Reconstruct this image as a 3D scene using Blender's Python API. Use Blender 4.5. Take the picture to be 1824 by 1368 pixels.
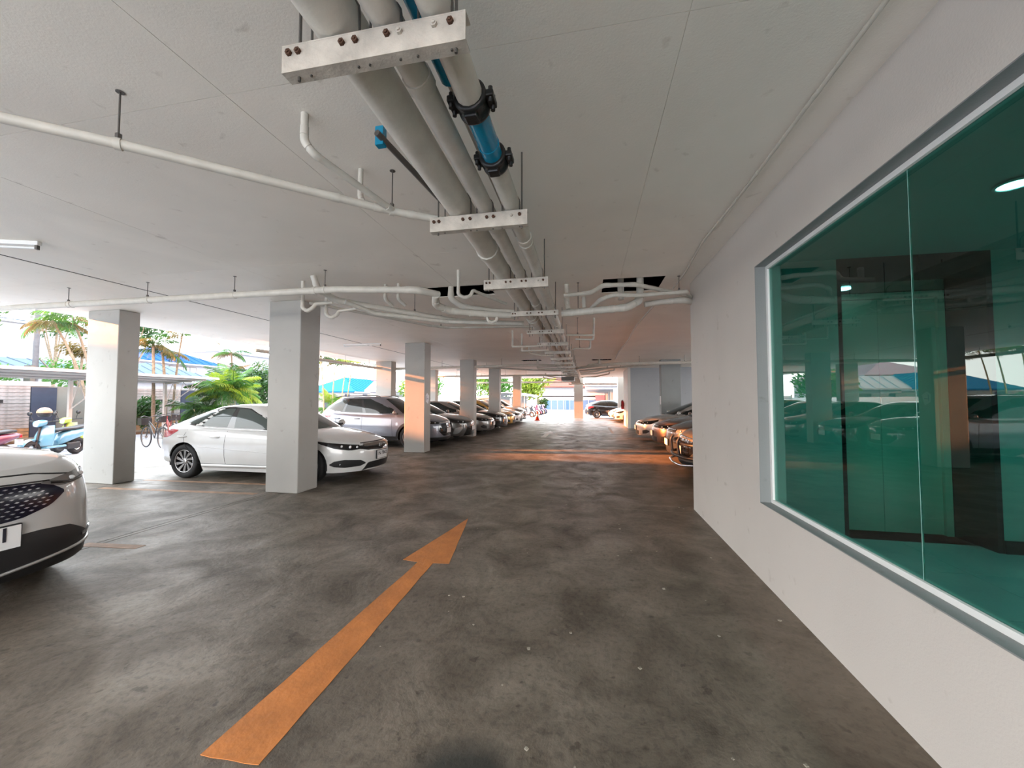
import bpy, bmesh, math, random
import numpy as np
from mathutils import Vector, Matrix, Euler
random.seed(7)
R = math.radians
C = bpy.context.scene.collection
SC = bpy.context.scene
for o in list(bpy.data.objects): bpy.data.objects.remove(o)

# ---------------------------------------------------------------- camera
cam_d = bpy.data.cameras.new('camera'); cam = bpy.data.objects.new('camera', cam_d); C.objects.link(cam)
cam_d.sensor_fit = 'HORIZONTAL'; cam_d.sensor_width = 36.0; cam_d.lens = 36.0*690/1824
cam_d.clip_start = 0.05; cam_d.clip_end = 400
cam.location = (0, 0, 1.52)
cam.rotation_euler = (R(90+2.241), 0, R(11.142))
SC.camera = cam
# ---------------------------------------------------------------- sky, sun, exposure
SC.view_settings.view_transform = 'Standard'; SC.view_settings.look = 'None'
SC.view_settings.gamma = 1.0; SC.view_settings.use_curve_mapping = False
SC.view_settings.exposure = 1.2
world = bpy.data.worlds.new('sky'); SC.world = world; world.use_nodes = True
wn = world.node_tree.nodes; wl = world.node_tree.links
bg = wn['Background']; bg.inputs['Strength'].default_value = 4.3
wtc = wn.new('ShaderNodeTexCoord'); wsep = wn.new('ShaderNodeSeparateXYZ'); wr = wn.new('ShaderNodeValToRGB')
wl.new(wtc.outputs['Generated'], wsep.inputs[0]); wl.new(wsep.outputs['Z'], wr.inputs[0]); wl.new(wr.outputs[0], bg.inputs['Color'])
wr.color_ramp.elements[0].position = 0.0; wr.color_ramp.elements[0].color = (1.0, 0.97, 0.93, 1)
wr.color_ramp.elements[1].position = 0.7; wr.color_ramp.elements[1].color = (0.80, 0.90, 1.0, 1)
sun_d = bpy.data.lights.new('sun', 'SUN'); sun = bpy.data.objects.new('sun', sun_d); C.objects.link(sun)
sun_d.energy = 18.5; sun_d.angle = R(0.6); sun_d.color = (1.0, 0.33, 0.10)
el, az = R(10.8), R(7.5)
sdir = Vector((-math.cos(el)*math.cos(az), -math.cos(el)*math.sin(az), math.sin(el)))   # towards the sun
sun.rotation_euler = sdir.to_track_quat('Z', 'Y').to_euler(); sun.location = (-30, -5, 20)

# ---------------------------------------------------------------- materials
def nodes(m):
    m.use_nodes = True; nt = m.node_tree; return nt, nt.nodes, nt.links, nt.nodes['Principled BSDF']
MATS = {}
def mat(name, col, rough=0.6, metal=0.0, coat=0.0, noise=0.0, scale=6.0, bump=0.0, bscale=60.0, spec=0.5, emit=None, est=1.0, trans=0.0, ior=1.45):
    if name in MATS: return MATS[name]
    m = bpy.data.materials.new(name); nt, n, l, b = nodes(m)
    b.inputs['Base Color'].default_value = (*col, 1); b.inputs['Roughness'].default_value = rough
    b.inputs['Metallic'].default_value = metal; b.inputs['Coat Weight'].default_value = coat
    b.inputs['Coat Roughness'].default_value = 0.03
    b.inputs['Specular IOR Level'].default_value = spec; b.inputs['IOR'].default_value = ior
    b.inputs['Transmission Weight'].default_value = trans
    tc = n.new('ShaderNodeTexCoord')
    nz = n.new('ShaderNodeTexNoise'); nz.inputs['Scale'].default_value = scale; nz.inputs['Detail'].default_value = 5
    l.new(tc.outputs['Object'], nz.inputs['Vector'])
    mr = n.new('ShaderNodeMapRange'); mr.inputs[1].default_value = 0.3; mr.inputs[2].default_value = 0.7
    nn = max(noise, 0.03)
    mr.inputs[3].default_value = 1-nn; mr.inputs[4].default_value = 1+nn*0.5
    l.new(nz.outputs['Fac'], mr.inputs[0])
    mx = n.new('ShaderNodeVectorMath'); mx.operation = 'SCALE'; mx.inputs[0].default_value = col
    l.new(mr.outputs[0], mx.inputs['Scale']); l.new(mx.outputs[0], b.inputs['Base Color'])
    if bump > 0:
        n2 = n.new('ShaderNodeTexNoise'); n2.inputs['Scale'].default_value = bscale; n2.inputs['Detail'].default_value = 4
        l.new(tc.outputs['Object'], n2.inputs['Vector'])
        bp = n.new('ShaderNodeBump'); bp.inputs['Strength'].default_value = bump; bp.inputs['Distance'].default_value = 0.01
        l.new(n2.outputs['Fac'], bp.inputs['Height']); l.new(bp.outputs[0], b.inputs['Normal'])
    if emit:
        b.inputs['Emission Color'].default_value = (*emit, 1); b.inputs['Emission Strength'].default_value = est
    MATS[name] = m; return m
def ramp(n, l, src, stops):
    r = n.new('ShaderNodeValToRGB'); e = r.color_ramp.elements
    e[0].position, e[0].color = stops[0][0], (*stops[0][1], 1); e[1].position, e[1].color = stops[1][0], (*stops[1][1], 1)
    for p, c in stops[2:]:
        x = e.new(p); x.color = (*c, 1)
    l.new(src, r.inputs[0]); return r
def noise(n, l, vec, scale, detail=5, dist=0.0, rough=0.5):
    z = n.new('ShaderNodeTexNoise'); z.inputs['Scale'].default_value = scale; z.inputs['Detail'].default_value = detail
    z.inputs['Distortion'].default_value = dist; z.inputs['Roughness'].default_value = rough; l.new(vec, z.inputs['Vector']); return z
def mixc(n, l, f, a, b, mode='MIX', fac=1.0):
    x = n.new('ShaderNodeMix'); x.data_type = 'RGBA'; x.blend_type = mode
    if f is None: x.inputs[0].default_value = fac
    else: l.new(f, x.inputs[0])
    for i, s in ((6, a), (7, b)):
        if isinstance(s, tuple): x.inputs[i].default_value = (*s, 1)
        else: l.new(s, x.inputs[i])
    return x.outputs[2]

def floor_mat():
    m = bpy.data.materials.new('worn concrete'); nt, n, l, b = nodes(m)
    tc = n.new('ShaderNodeTexCoord'); geo = n.new('ShaderNodeNewGeometry'); V = geo.outputs['Position']
    big = noise(n, l, V, 0.55, 6, 1.2); mid = noise(n, l, V, 1.9, 9, 0.55, 0.62); fine = noise(n, l, V, 26, 6, 0.3, 0.7)
    base = ramp(n, l, mid.outputs['Fac'], [(0.34, (0.085, 0.069, 0.053)), (0.64, (0.195, 0.168, 0.137))])
    tint = ramp(n, l, big.outputs['Fac'], [(0.35, (0.80, 0.76, 0.72)), (0.62, (1.1, 1.08, 1.05))])
    c1 = mixc(n, l, None, base.outputs[0], tint.outputs[0], 'MULTIPLY')
    spk = ramp(n, l, fine.outputs['Fac'], [(0.34, (0.55, 0.55, 0.55)), (0.52, (1.05, 1.05, 1.05))])
    c2 = mixc(n, l, None, c1, spk.outputs[0], 'MULTIPLY', 0.8)
    pit = noise(n, l, V, 11, 3, 0.4, 0.55)
    pr_ = ramp(n, l, pit.outputs['Fac'], [(0.30, (0.42, 0.40, 0.38)), (0.345, (1, 1, 1))])
    c2 = mixc(n, l, None, c2, pr_.outputs[0], 'MULTIPLY', 0.8)
    pale = ramp(n, l, pit.outputs['Fac'], [(0.66, (0, 0, 0)), (0.74, (0.10, 0.09, 0.08))])
    c2 = mixc(n, l, None, c2, pale.outputs[0], 'ADD', 0.5)
    # small dark chips and oil drops
    vo = n.new('ShaderNodeTexVoronoi'); vo.inputs['Scale'].default_value = 3.2; l.new(V, vo.inputs['Vector'])
    drops = ramp(n, l, vo.outputs['Distance'], [(0.035, (0.35, 0.33, 0.30)), (0.075, (1, 1, 1))])
    c3 = mixc(n, l, None, c2, drops.outputs[0], 'MULTIPLY', 0.75)
    # oil stain by the lower edge of the picture and brown dirt by the wall
    def blob(cx, cy, sx, sy, r0, r1):
        mp = n.new('ShaderNodeMapping'); mp.vector_type = 'POINT'
        mp.inputs['Location'].default_value = (-cx/sx, -cy/sy, 0); mp.inputs['Scale'].default_value = (1/sx, 1/sy, 0)
        wob = n.new('ShaderNodeVectorMath'); wob.operation = 'MULTIPLY_ADD'
        nz = noise(n, l, V, 5, 4); l.new(nz.outputs['Color'], wob.inputs[0]); wob.inputs[1].default_value = (0.5, 0.5, 0); l.new(mp.outputs[0], wob.inputs[2])
        ad = n.new('ShaderNodeVectorMath'); ad.operation = 'SUBTRACT'; ad.inputs[1].default_value = (0.25, 0.25, 0)
        l.new(V, mp.inputs['Vector']); l.new(wob.outputs[0], ad.inputs[0])
        ln = n.new('ShaderNodeVectorMath'); ln.operation = 'LENGTH'; l.new(ad.outputs[0], ln.inputs[0])
        mr = n.new('ShaderNodeMapRange'); mr.inputs[1].default_value = r0; mr.inputs[2].default_value = r1; mr.inputs[3].default_value = 1; mr.inputs[4].default_value = 0
        l.new(ln.outputs['Value'], mr.inputs[0]); return mr.outputs[0]
    c4 = mixc(n, l, blob(-0.50, 1.53, 0.24, 0.20, 0.55, 1.15), c3, (0.035, 0.035, 0.03))
    mpy = n.new('ShaderNodeSeparateXYZ'); l.new(V, mpy.inputs[0])
    mrx = n.new('ShaderNodeMapRange'); l.new(mpy.outputs['X'], mrx.inputs[0]); mrx.inputs[1].default_value = 0.5; mrx.inputs[2].default_value = 1.6; mrx.inputs[3].default_value = 0; mrx.inputs[4].default_value = 0.8
    mm = n.new('ShaderNodeMath'); mm.operation = 'MULTIPLY'; l.new(mrx.outputs[0], mm.inputs[0]); l.new(mid.outputs['Fac'], mm.inputs[1])
    c5 = mixc(n, l, mm.outputs[0], c4, (0.16, 0.115, 0.07))
    # cracks
    vc = n.new('ShaderNodeTexVoronoi'); vc.feature = 'DISTANCE_TO_EDGE'; vc.inputs['Scale'].default_value = 0.33
    dv = n.new('ShaderNodeVectorMath'); dv.operation = 'MULTIPLY_ADD'; dn = noise(n, l, V, 1.8, 6); l.new(dn.outputs['Color'], dv.inputs[0]); dv.inputs[1].default_value = (0.9, 0.9, 0); l.new(V, dv.inputs[2]); l.new(dv.outputs[0], vc.inputs['Vector'])
    cr = ramp(n, l, vc.outputs['Distance'], [(0.0, (0.45, 0.45, 0.45)), (0.012, (1, 1, 1))])
    c6 = mixc(n, l, None, c5, cr.outputs[0], 'MULTIPLY', 0.35)
    l.new(c6, b.inputs['Base Color'])
    rr = n.new('ShaderNodeMapRange'); l.new(mid.outputs['Fac'], rr.inputs[0]); rr.inputs[1].default_value = 0.3; rr.inputs[2].default_value = 0.7; rr.inputs[3].default_value = 0.62; rr.inputs[4].default_value = 0.36
    l.new(rr.outputs[0], b.inputs['Roughness']); b.inputs['Specular IOR Level'].default_value = 0.5
    add = n.new('ShaderNodeMath'); add.operation = 'MULTIPLY_ADD'; l.new(fine.outputs['Fac'], add.inputs[0]); add.inputs[1].default_value = 0.22; l.new(mid.outputs['Fac'], add.inputs[2])
    bp = n.new('ShaderNodeBump'); bp.inputs['Strength'].default_value = 0.8; bp.inputs['Distance'].default_value = 0.02
    l.new(add.outputs[0], bp.inputs['Height']); l.new(bp.outputs[0], b.inputs['Normal'])
    return m
def plaster_mat(name, col, stain=0.12, sc=1.3, dirt=(0.45, 0.40, 0.33)):
    m = bpy.data.materials.new(name); nt, n, l, b = nodes(m)
    geo = n.new('ShaderNodeNewGeometry'); V = geo.outputs['Position']
    a = noise(n, l, V, sc, 6, 0.8); f = noise(n, l, V, 90, 3, 0, 0.6); g = noise(n, l, V, 7, 5, 0.3)
    r1 = ramp(n, l, a.outputs['Fac'], [(0.3, tuple(x*(1-stain) for x in col)), (0.7, col)])
    r2 = ramp(n, l, g.outputs['Fac'], [(0.26, dirt), (0.34, (1, 1, 1))])
    c = mixc(n, l, None, r1.outputs[0], r2.outputs[0], 'MULTIPLY', 0.3)
    l.new(c, b.inputs['Base Color']); b.inputs['Roughness'].default_value = 0.55
    bp = n.new('ShaderNodeBump'); bp.inputs['Strength'].default_value = 0.25; bp.inputs['Distance'].default_value = 0.004
    l.new(f.outputs['Fac'], bp.inputs['Height']); l.new(bp.outputs[0], b.inputs['Normal'])
    return m
def glass_mat(name, tint, ior=1.52):
    m = bpy.data.materials.new(name); nt, n, l, b = nodes(m); n.remove(b); out = n['Material Output']
    t = n.new('ShaderNodeBsdfTransparent'); t.inputs[0].default_value = (*tint, 1)
    g = n.new('ShaderNodeBsdfGlossy'); g.inputs['Roughness'].default_value = 0.0; g.inputs[0].default_value = (0.9, 1, 0.97, 1)
    fr = n.new('ShaderNodeFresnel'); fr.inputs[0].default_value = ior
    gb = n.new('ShaderNodeNewGeometry'); mm = n.new('ShaderNodeMath'); mm.operation = 'SUBTRACT'; mm.use_clamp = True; l.new(fr.outputs[0], mm.inputs[0]); l.new(gb.outputs['Backfacing'], mm.inputs[1])
    mx = n.new('ShaderNodeMixShader'); l.new(mm.outputs[0], mx.inputs[0]); l.new(t.outputs[0], mx.inputs[1]); l.new(g.outputs[0], mx.inputs[2]); l.new(mx.outputs[0], out.inputs[0])
    return m
M_floor = floor_mat()
M_ceil = plaster_mat('painted concrete soffit', (0.90, 0.85, 0.765), 0.09, 0.8)
M_wall = plaster_mat('cream wall paint', (0.63, 0.585, 0.54), 0.07, 0.7)
M_wallgrey = plaster_mat('grey wall paint', (0.33, 0.34, 0.355), 0.08, 0.7)
M_pillar = plaster_mat('pillar paint', (0.40, 0.39, 0.365), 0.08, 1.6)
M_reveal = plaster_mat('reveal paint', (0.24, 0.25, 0.25), 0.06, 2)
M_frame = mat('white frame', (0.82, 0.82, 0.80), 0.35)
M_dark = mat('near black', (0.008, 0.008, 0.008), 0.5)
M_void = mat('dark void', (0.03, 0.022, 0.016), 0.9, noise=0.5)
M_pvc = mat('painted pipe', (0.60, 0.57, 0.505), 0.42, noise=0.10, scale=9, bump=0.15, bscale=40)
M_pvc2 = mat('painted pipe in shade of age', (0.58, 0.545, 0.485), 0.45, noise=0.14, scale=7, bump=0.15, bscale=40)
M_blue = mat('blue plastic pipe', (0.0, 0.22, 0.38), 0.22, coat=0.3, noise=0.06)
M_clamp = mat('black rubber coupling', (0.012, 0.012, 0.012), 0.38, bump=0.2, bscale=50)
M_steelw = mat('white painted steel', (0.52, 0.475, 0.41), 0.45, noise=0.25, scale=14, bump=0.25, bscale=60)
M_rod = mat('grey threaded rod', (0.13, 0.12, 0.11), 0.5, 0.6)
M_rust = mat('rusty bolt', (0.10, 0.05, 0.03), 0.8, 0.2, noise=0.3, scale=60)
M_orange = mat('orange road paint', (0.54, 0.19, 0.048), 0.55, noise=0.22, scale=5, bump=0.3, bscale=30)
M_worn_orange = mat('worn orange paint', (0.36, 0.215, 0.135), 0.6, noise=0.3, scale=8, bump=0.3, bscale=30)
M_whitep = mat('white road paint', (0.75, 0.75, 0.75), 0.55, noise=0.15, scale=8)

# ---------------------------------------------------------------- mesh helpers
def tag(o, label=None, cat=None, group=None, kind=None):
    if label: o['label'] = label
    if cat: o['category'] = cat
    if group: o['group'] = group
    if kind: o['kind'] = kind
    return o
def empty(name, loc=(0, 0, 0), rz=0.0):
    o = bpy.data.objects.new(name, None); C.objects.link(o); o.location = loc; o.rotation_euler = (0, 0, rz); o.empty_display_size = 0.2
    return o
def thing(name, label, cat, loc=(0, 0, 0), rz=0.0, group=None):
    return tag(empty(name, loc, rz), label, cat, group)
class MB:
    def __init__(s): s.bm = bmesh.new()
    def box(s, x0, x1, y0, y1, z0, z1, bev=0.0):
        vs = [s.bm.verts.new((x, y, z)) for z in (z0, z1) for y in (y0, y1) for x in (x0, x1)]
        fs = [(0, 2, 3, 1), (4, 5, 7, 6), (0, 1, 5, 4), (2, 6, 7, 3), (0, 4, 6, 2), (1, 3, 7, 5)]
        f = [s.bm.faces.new([vs[i] for i in q]) for q in fs]
        if bev > 0:
            ed = {e for a in f for e in a.edges}
            bmesh.ops.bevel(s.bm, geom=list(ed), offset=bev, segments=2, profile=0.5, affect='EDGES', clamp_overlap=True)
        return s
    def prism(s, poly, z0, z1):
        a = [s.bm.verts.new((x, y, z0)) for x, y in poly]; b = [s.bm.verts.new((x, y, z1)) for x, y in poly]
        n = len(poly)
        from mathutils.geometry import tessellate_polygon
        for t in tessellate_polygon([[Vector((x, y, 0)) for x, y in poly]]):
            s.bm.faces.new([a[i] for i in t[::-1]]); s.bm.faces.new([b[i] for i in t])
        for i in range(n): s.bm.faces.new([a[i], a[(i+1) % n], b[(i+1) % n], b[i]])
        return s
    def hull(s, pts):
        vs = [s.bm.verts.new(p) for p in pts]; bmesh.ops.convex_hull(s.bm, input=vs); return s
    def quad(s, a, b, c, d):
        s.bm.faces.new([s.bm.verts.new(p) for p in (a, b, c, d)]); return s
    def tube(s, pts, r, seg=10, bend=0.0, cap=True, rend=None):
        P = [Vector(p) for p in pts]
        if bend > 0 and len(P) > 2:
            Q = [P[0]]
            for i in range(1, len(P)-1):
                a, b, c = P[i-1], P[i], P[i+1]; d = min(bend, (a-b).length*0.49, (c-b).length*0.49)
                p0 = b+(a-b).normalized()*d; p1 = b+(c-b).normalized()*d
                for k in range(6):
                    t = k/5; Q.append(p0*(1-t)**2+b*2*t*(1-t)+p1*t*t)
            Q.append(P[-1]); P = Q
        rings = []; up = None
        for i, p in enumerate(P):
            t = ((P[min(i+1, len(P)-1)]-P[max(i-1, 0)])).normalized()
            if up is None:
                up = Vector((0, 0, 1)) if abs(t.z) < 0.9 else Vector((1, 0, 0))
            u = (up - t*up.dot(t)).normalized(); up = u; v = t.cross(u)
            rr = r if rend is None else r+(rend-r)*i/(len(P)-1)
            rings.append([s.bm.verts.new(p+(u*math.cos(2*math.pi*k/seg)+v*math.sin(2*math.pi*k/seg))*rr) for k in range(seg)])
        for a, b in zip(rings, rings[1:]):
            for k in range(seg):
                f = s.bm.faces.new([a[k], a[(k+1) % seg], b[(k+1) % seg], b[k]]); f.smooth = True
        if cap:
            for f in (s.bm.faces.new(rings[0][::-1]), s.bm.faces.new(rings[-1])):
                for e in f.edges: e.smooth = False
        return s
    def lathe(s, prof, axis='z', seg=20, origin=(0, 0, 0), smooth=True, closed=False):
        O = Vector(origin); rings = []
        for r, h in prof:
            ring = []
            for k in range(seg):
                a = 2*math.pi*k/seg; c, d = r*math.cos(a), r*math.sin(a)
                p = {'z': (c, d, h), 'y': (c, h, d), 'x': (h, c, d)}[axis]; ring.append(s.bm.verts.new(O+Vector(p)))
            rings.append(ring)
        pr = list(zip(rings, rings[1:]))
        if closed: pr.append((rings[-1], rings[0]))
        for a, b in pr:
            for k in range(seg):
                f = s.bm.faces.new([a[k], a[(k+1) % seg], b[(k+1) % seg], b[k]]); f.smooth = smooth
        if not closed:
            if prof[0][0] > 1e-4: s.bm.faces.new(rings[0][::-1])
            if prof[-1][0] > 1e-4: s.bm.faces.new(rings[-1])
        return s
    def grid(s, G, smooth=True, flip=False):
        V = [[s.bm.verts.new(p) for p in row] for row in G]
        for i in range(len(V)-1):
            for j in range(len(V[0])-1):
                q = [V[i][j], V[i+1][j], V[i+1][j+1], V[i][j+1]]
                if flip: q = q[::-1]
                try: f = s.bm.faces.new(q); f.smooth = smooth
                except ValueError: pass
        return V
    def build(s, name, m, parent=None, local=False, recalc=True, keep=False):
        bm = s.bm
        if recalc:
            bmesh.ops.remove_doubles(bm, verts=bm.verts, dist=1e-5); bmesh.ops.recalc_face_normals(bm, faces=bm.faces)
        co = [v.co for v in bm.verts]
        lo = Vector([min(c[i] for c in co) for i in range(3)]); hi = Vector([max(c[i] for c in co) for i in range(3)])
        ctr = Vector(((lo.x+hi.x)/2, (lo.y+hi.y)/2, lo.z)) if not keep else Vector((0, 0, 0))
        bmesh.ops.translate(bm, verts=bm.verts, vec=-ctr)
        me = bpy.data.meshes.new(name); bm.to_mesh(me); bm.free()
        if m is not None:
            for q in (m if isinstance(m, (list, tuple)) else [m]): me.materials.append(q)
        o = bpy.data.objects.new(name, me); C.objects.link(o); o.location = ctr
        if parent is not None:
            o.parent = parent
            if not local: o.location = ctr - wloc(parent)
        return o
def wloc(o):
    v = Vector(o.location)
    while o.parent is not None: o = o.parent; v += Vector(o.location)
    return v
def dup_tree(o, parent=None):
    c = o.copy(); C.objects.link(c); c.parent = parent
    for ch in list(o.children): dup_tree(ch, c)
    return c
def struct(o): o['kind'] = 'structure'; return o
def boxo(name, m, x0, x1, y0, y1, z0, z1, parent=None, bev=0.0, local=False):
    return MB().box(x0, x1, y0, y1, z0, z1, bev).build(name, m, parent, local)
# ================================================================ STRUCTURE
H = 3.15
# outdoor ground first, a little below the slab
M_out = plaster_mat('pale outdoor paving', (0.36, 0.385, 0.43), 0.18, 1.5)
M_soil = mat('soil bed', (0.12, 0.08, 0.05), 0.9, noise=0.4, scale=5)
g = boxo('floor', M_out, -90, 60, -40, 110, -0.30, -0.035); struct(g)
g['label'] = 'pale paved driveway ground outside the car park'
# interior concrete slabs, joints between them
fl = boxo('floor', M_dark, -9.95, 12.0, -3.2, 30.2, -0.035, -0.012); struct(fl)
xs = [-9.95, -5.115, -5.035, 12.0]; ys = [-3.2, 0.9, 5.62, 5.88, 10.7, 15.5, 20.3, 25.2, 30.2]
gp = 0.006
for i in range(3):
    for j in range(8):
        if i == 1 and j > 1:
            continue
        x0, x1 = xs[i], xs[i+1]
        if i == 2 and j > 1: x0 = xs[1]
        boxo('slab', M_floor, x0+gp, x1-gp, ys[j]+gp*(0.8 if j < 4 else 0.4), ys[j+1]-gp*(0.8 if j < 4 else 0.4), -0.012, 0.0, fl)
# ceiling: backing slab around the two service holes, panels under it
HOLES = [(0.21, 1.02, 5.36, 6.05), (-2.35, -1.40, 5.28, 5.80), (-2.75, -1.93, 15.85, 16.4), (0.15, 0.95, 16.15, 16.7)]
def carve(x0, x1, y0, y1, holes):
    R_ = [(x0, x1, y0, y1)]
    for hx0, hx1, hy0, hy1 in holes:
        N = []
        for a, b, c, d in R_:
            if hx0 >= b or hx1 <= a or hy0 >= d or hy1 <= c: N.append((a, b, c, d)); continue
            p, q = max(a, hx0), min(b, hx1)
            if a < p: N.append((a, p, c, d))
            if q < b: N.append((q, b, c, d))
            if c < hy0: N.append((p, q, c, hy0))
            if hy1 < d: N.append((p, q, hy1, d))
        R_ = N
    return R_
mb = MB()
for r in carve(-9.85, 12, -3.2, 30.0, HOLES): mb.box(r[0], r[1], r[2], r[3], H+0.004, H+0.28)
ce = mb.build('ceiling', M_ceil); struct(ce)
cx = [-9.85, -8.8, -6.52, -6.48, -4.22, -1.90, 0.43, 2.8, 5.1, 7.4, 9.7, 12]; cy = [-3.2, -0.7, 1.68, 4.02, 6.35, 8.75, 11.15, 13.55, 15.95, 18.35, 20.75, 23.15, 25.55, 27.9, 30.0]
for i in range(len(cx)-1):
    if cx[i] == -6.52: continue      # open groove
    for j in range(len(cy)-1):
        g0 = 0.0018; gx1 = 0.0018
        x0, x1, y0, y1 = cx[i]+g0, cx[i+1]-gx1, cy[j]+g0*0.7, cy[j+1]-g0*0.7
        if x0 > 1.5 and y1 < 5.6: continue
        mb = MB()
        for r in carve(x0, x1, y0, y1, HOLES): mb.box(r[0], r[1], r[2], r[3], H, H+0.004)
        mb.build('ceiling_panel', M_ceil, ce)
boxo('groove_shade', M_void, -6.518, -6.482, -3.2, 30.0, H+0.001, H+0.0035, ce)  # dark strip stands in for the shade inside the open groove
# dark voids over the holes
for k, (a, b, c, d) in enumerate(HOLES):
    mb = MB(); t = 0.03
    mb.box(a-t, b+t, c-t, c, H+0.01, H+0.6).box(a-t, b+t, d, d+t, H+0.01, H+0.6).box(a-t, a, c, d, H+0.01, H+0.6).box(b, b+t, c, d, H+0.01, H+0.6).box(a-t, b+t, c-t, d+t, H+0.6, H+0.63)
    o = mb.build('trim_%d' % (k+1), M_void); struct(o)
# building above, so the slab edge reads as an edge
mb = MB().box(-9.85, -9.6, -3.2, 30, H+0.285, H+3.2).box(11.7, 12, -3.2, 30, H+0.285, H+3.2).box(-9.6, 11.7, -3.2, -2.95, H+0.285, H+3.2).box(-9.6, 11.7, 29.7, 30, H+0.285, H+3.2).box(-9.85, 12, -3.2, 30, H+3.2, H+3.4)
o = mb.build('wall_upper', M_wall); struct(o)

# right wall with the big window opening
WX = 1.42; Y0, Y1, Z0, Z1 = -2.2, 3.66, 0.645, 2.665
mb = MB()
mb.box(WX, WX+0.20, -3.2, Y0, 0, H).box(WX, WX+0.20, Y1, 5.80, 0, H).box(WX, WX+0.20, Y0, Y1, 0, Z0).box(WX, WX+0.20, Y0, Y1, Z1, H)
wr_ = mb.build('wall_right', M_wall); struct(wr_)
boxo('wall_end', M_wall, WX+0.20, 8.0, 5.62, 5.80, 0, H)['kind'] = 'structure'
# grey lined reveal of the opening
mb = MB(); e = 0.006
mb.box(WX+0.001, WX+0.085, Y0, Y1, Z0, Z0+e).box(WX+0.001, WX+0.085, Y0, Y1, Z1-e, Z1).box(WX+0.001, WX+0.085, Y1-e, Y1, Z0+e, Z1-e)
struct(mb.build('trim_5', M_reveal))
w1 = tag(empty('window_1', (WX+0.10, 0.6, Z0+e)), kind='structure')
mb = MB(); f0, f1 = WX+0.083, WX+0.125; fw = 0.030
mb.box(f0, f1, Y0, Y1-e, Z0+e, Z0+e+fw).box(f0, f1, Y0, Y1-e, Z1-e-fw, Z1-e).box(f0, f1, Y1-e-fw, Y1-e, Z0+e+fw, Z1-e-fw).box(f0, f1, Y0, Y0+fw, Z0+e+fw, Z1-e-fw)
mb.build('window_frame', M_frame, w1)
M_glass = glass_mat('green tinted glass', (0.33, 0.66, 0.60), 1.62)
M_seal = mat('clear glass edge', (0.25, 0.45, 0.42), 0.15)
gx = WX+0.10; yj = 2.165
for a, b in ((Y0+fw, -0.4), (-0.397, yj-0.001), (yj+0.001, Y1-e-fw)):
    boxo('pane', M_glass, gx, gx+0.006, a, b, Z0+e+fw, Z1-e-fw, w1)
boxo('glass_joint', M_seal, gx-0.001, gx+0.007, yj-0.001, yj+0.001, Z0+e+fw, Z1-e-fw, w1)
# room behind the window
M_roomw = mat('room wall', (0.42, 0.50, 0.47), 0.6); M_roomd = mat('polished black stone', (0.012, 0.014, 0.014), 0.12)
M_doorp = mat('pale lacquer door', (0.55, 0.62, 0.52), 0.35, noise=0.08, scale=1.2); M_tile = mat('pale floor tile', (0.50, 0.62, 0.62), 0.18, noise=0.06, scale=1.5)
RX = WX+0.20
fr = boxo('floor', M_dark, RX, 8.0, -3.2, 5.62, -0.01, 0.0); struct(fr)
for i in range(8):
    for j in range(12):
        x0 = RX+i*0.8; y0 = 4.9-(j+1)*0.8
        if x0+0.8 > 8.0: continue
        boxo('tile', M_tile, x0+0.002, x0+0.798, y0+0.002, y0+0.798, 0.0, 0.012, fr)
struct(boxo('ceiling', M_roomw, RX, 8.0, -3.2, 5.62, 3.02, H+0.003))
mb = MB().box(RX, 2.62, 4.70, 5.62, 0.10, 3.02).box(3.98, 8.0, 4.70, 5.62, 0.14, 3.02)
mb.box(RX, 8.0, -3.2, -3.0, 0, 3.02); struct(mb.build('wall_back', M_roomw))
struct(boxo('wall_side', M_roomw, 7.8, 8.0, -3.2, 4.7, 0.14, 3.02))
struct(MB().box(RX, 2.62, 4.69, 4.70, 0.012, 0.10).box(3.98, 7.8, 4.685, 4.70, 0.012, 0.14).build('baseboard_back', M_roomd))
struct(MB().box(2.62, 3.98, 4.70, 5.25, 2.75, 3.02).box(3.93, 3.979, 4.70, 5.25, 0.012, 2.75).box(2.621, 2.66, 4.70, 5.25, 0.012, 2.75).build('trim_6', M_roomd))
d1 = tag(empty('door_1', (3.3, 5.2, 0.012)), kind='structure')
mbf = MB().box(2.665, 2.72, 5.16, 5.25, 0.012, 2.745).box(3.86, 3.925, 5.16, 5.25, 0.012, 2.745).box(2.72, 3.86, 5.16, 5.25, 2.68, 2.745)
mbf.build('door_frame', M_doorp, d1)
for a, b in ((2.725, 3.29), (3.295, 3.855)): boxo('door_leaf', M_doorp, a, b, 5.19, 5.23, 0.02, 2.675, d1)
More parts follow.
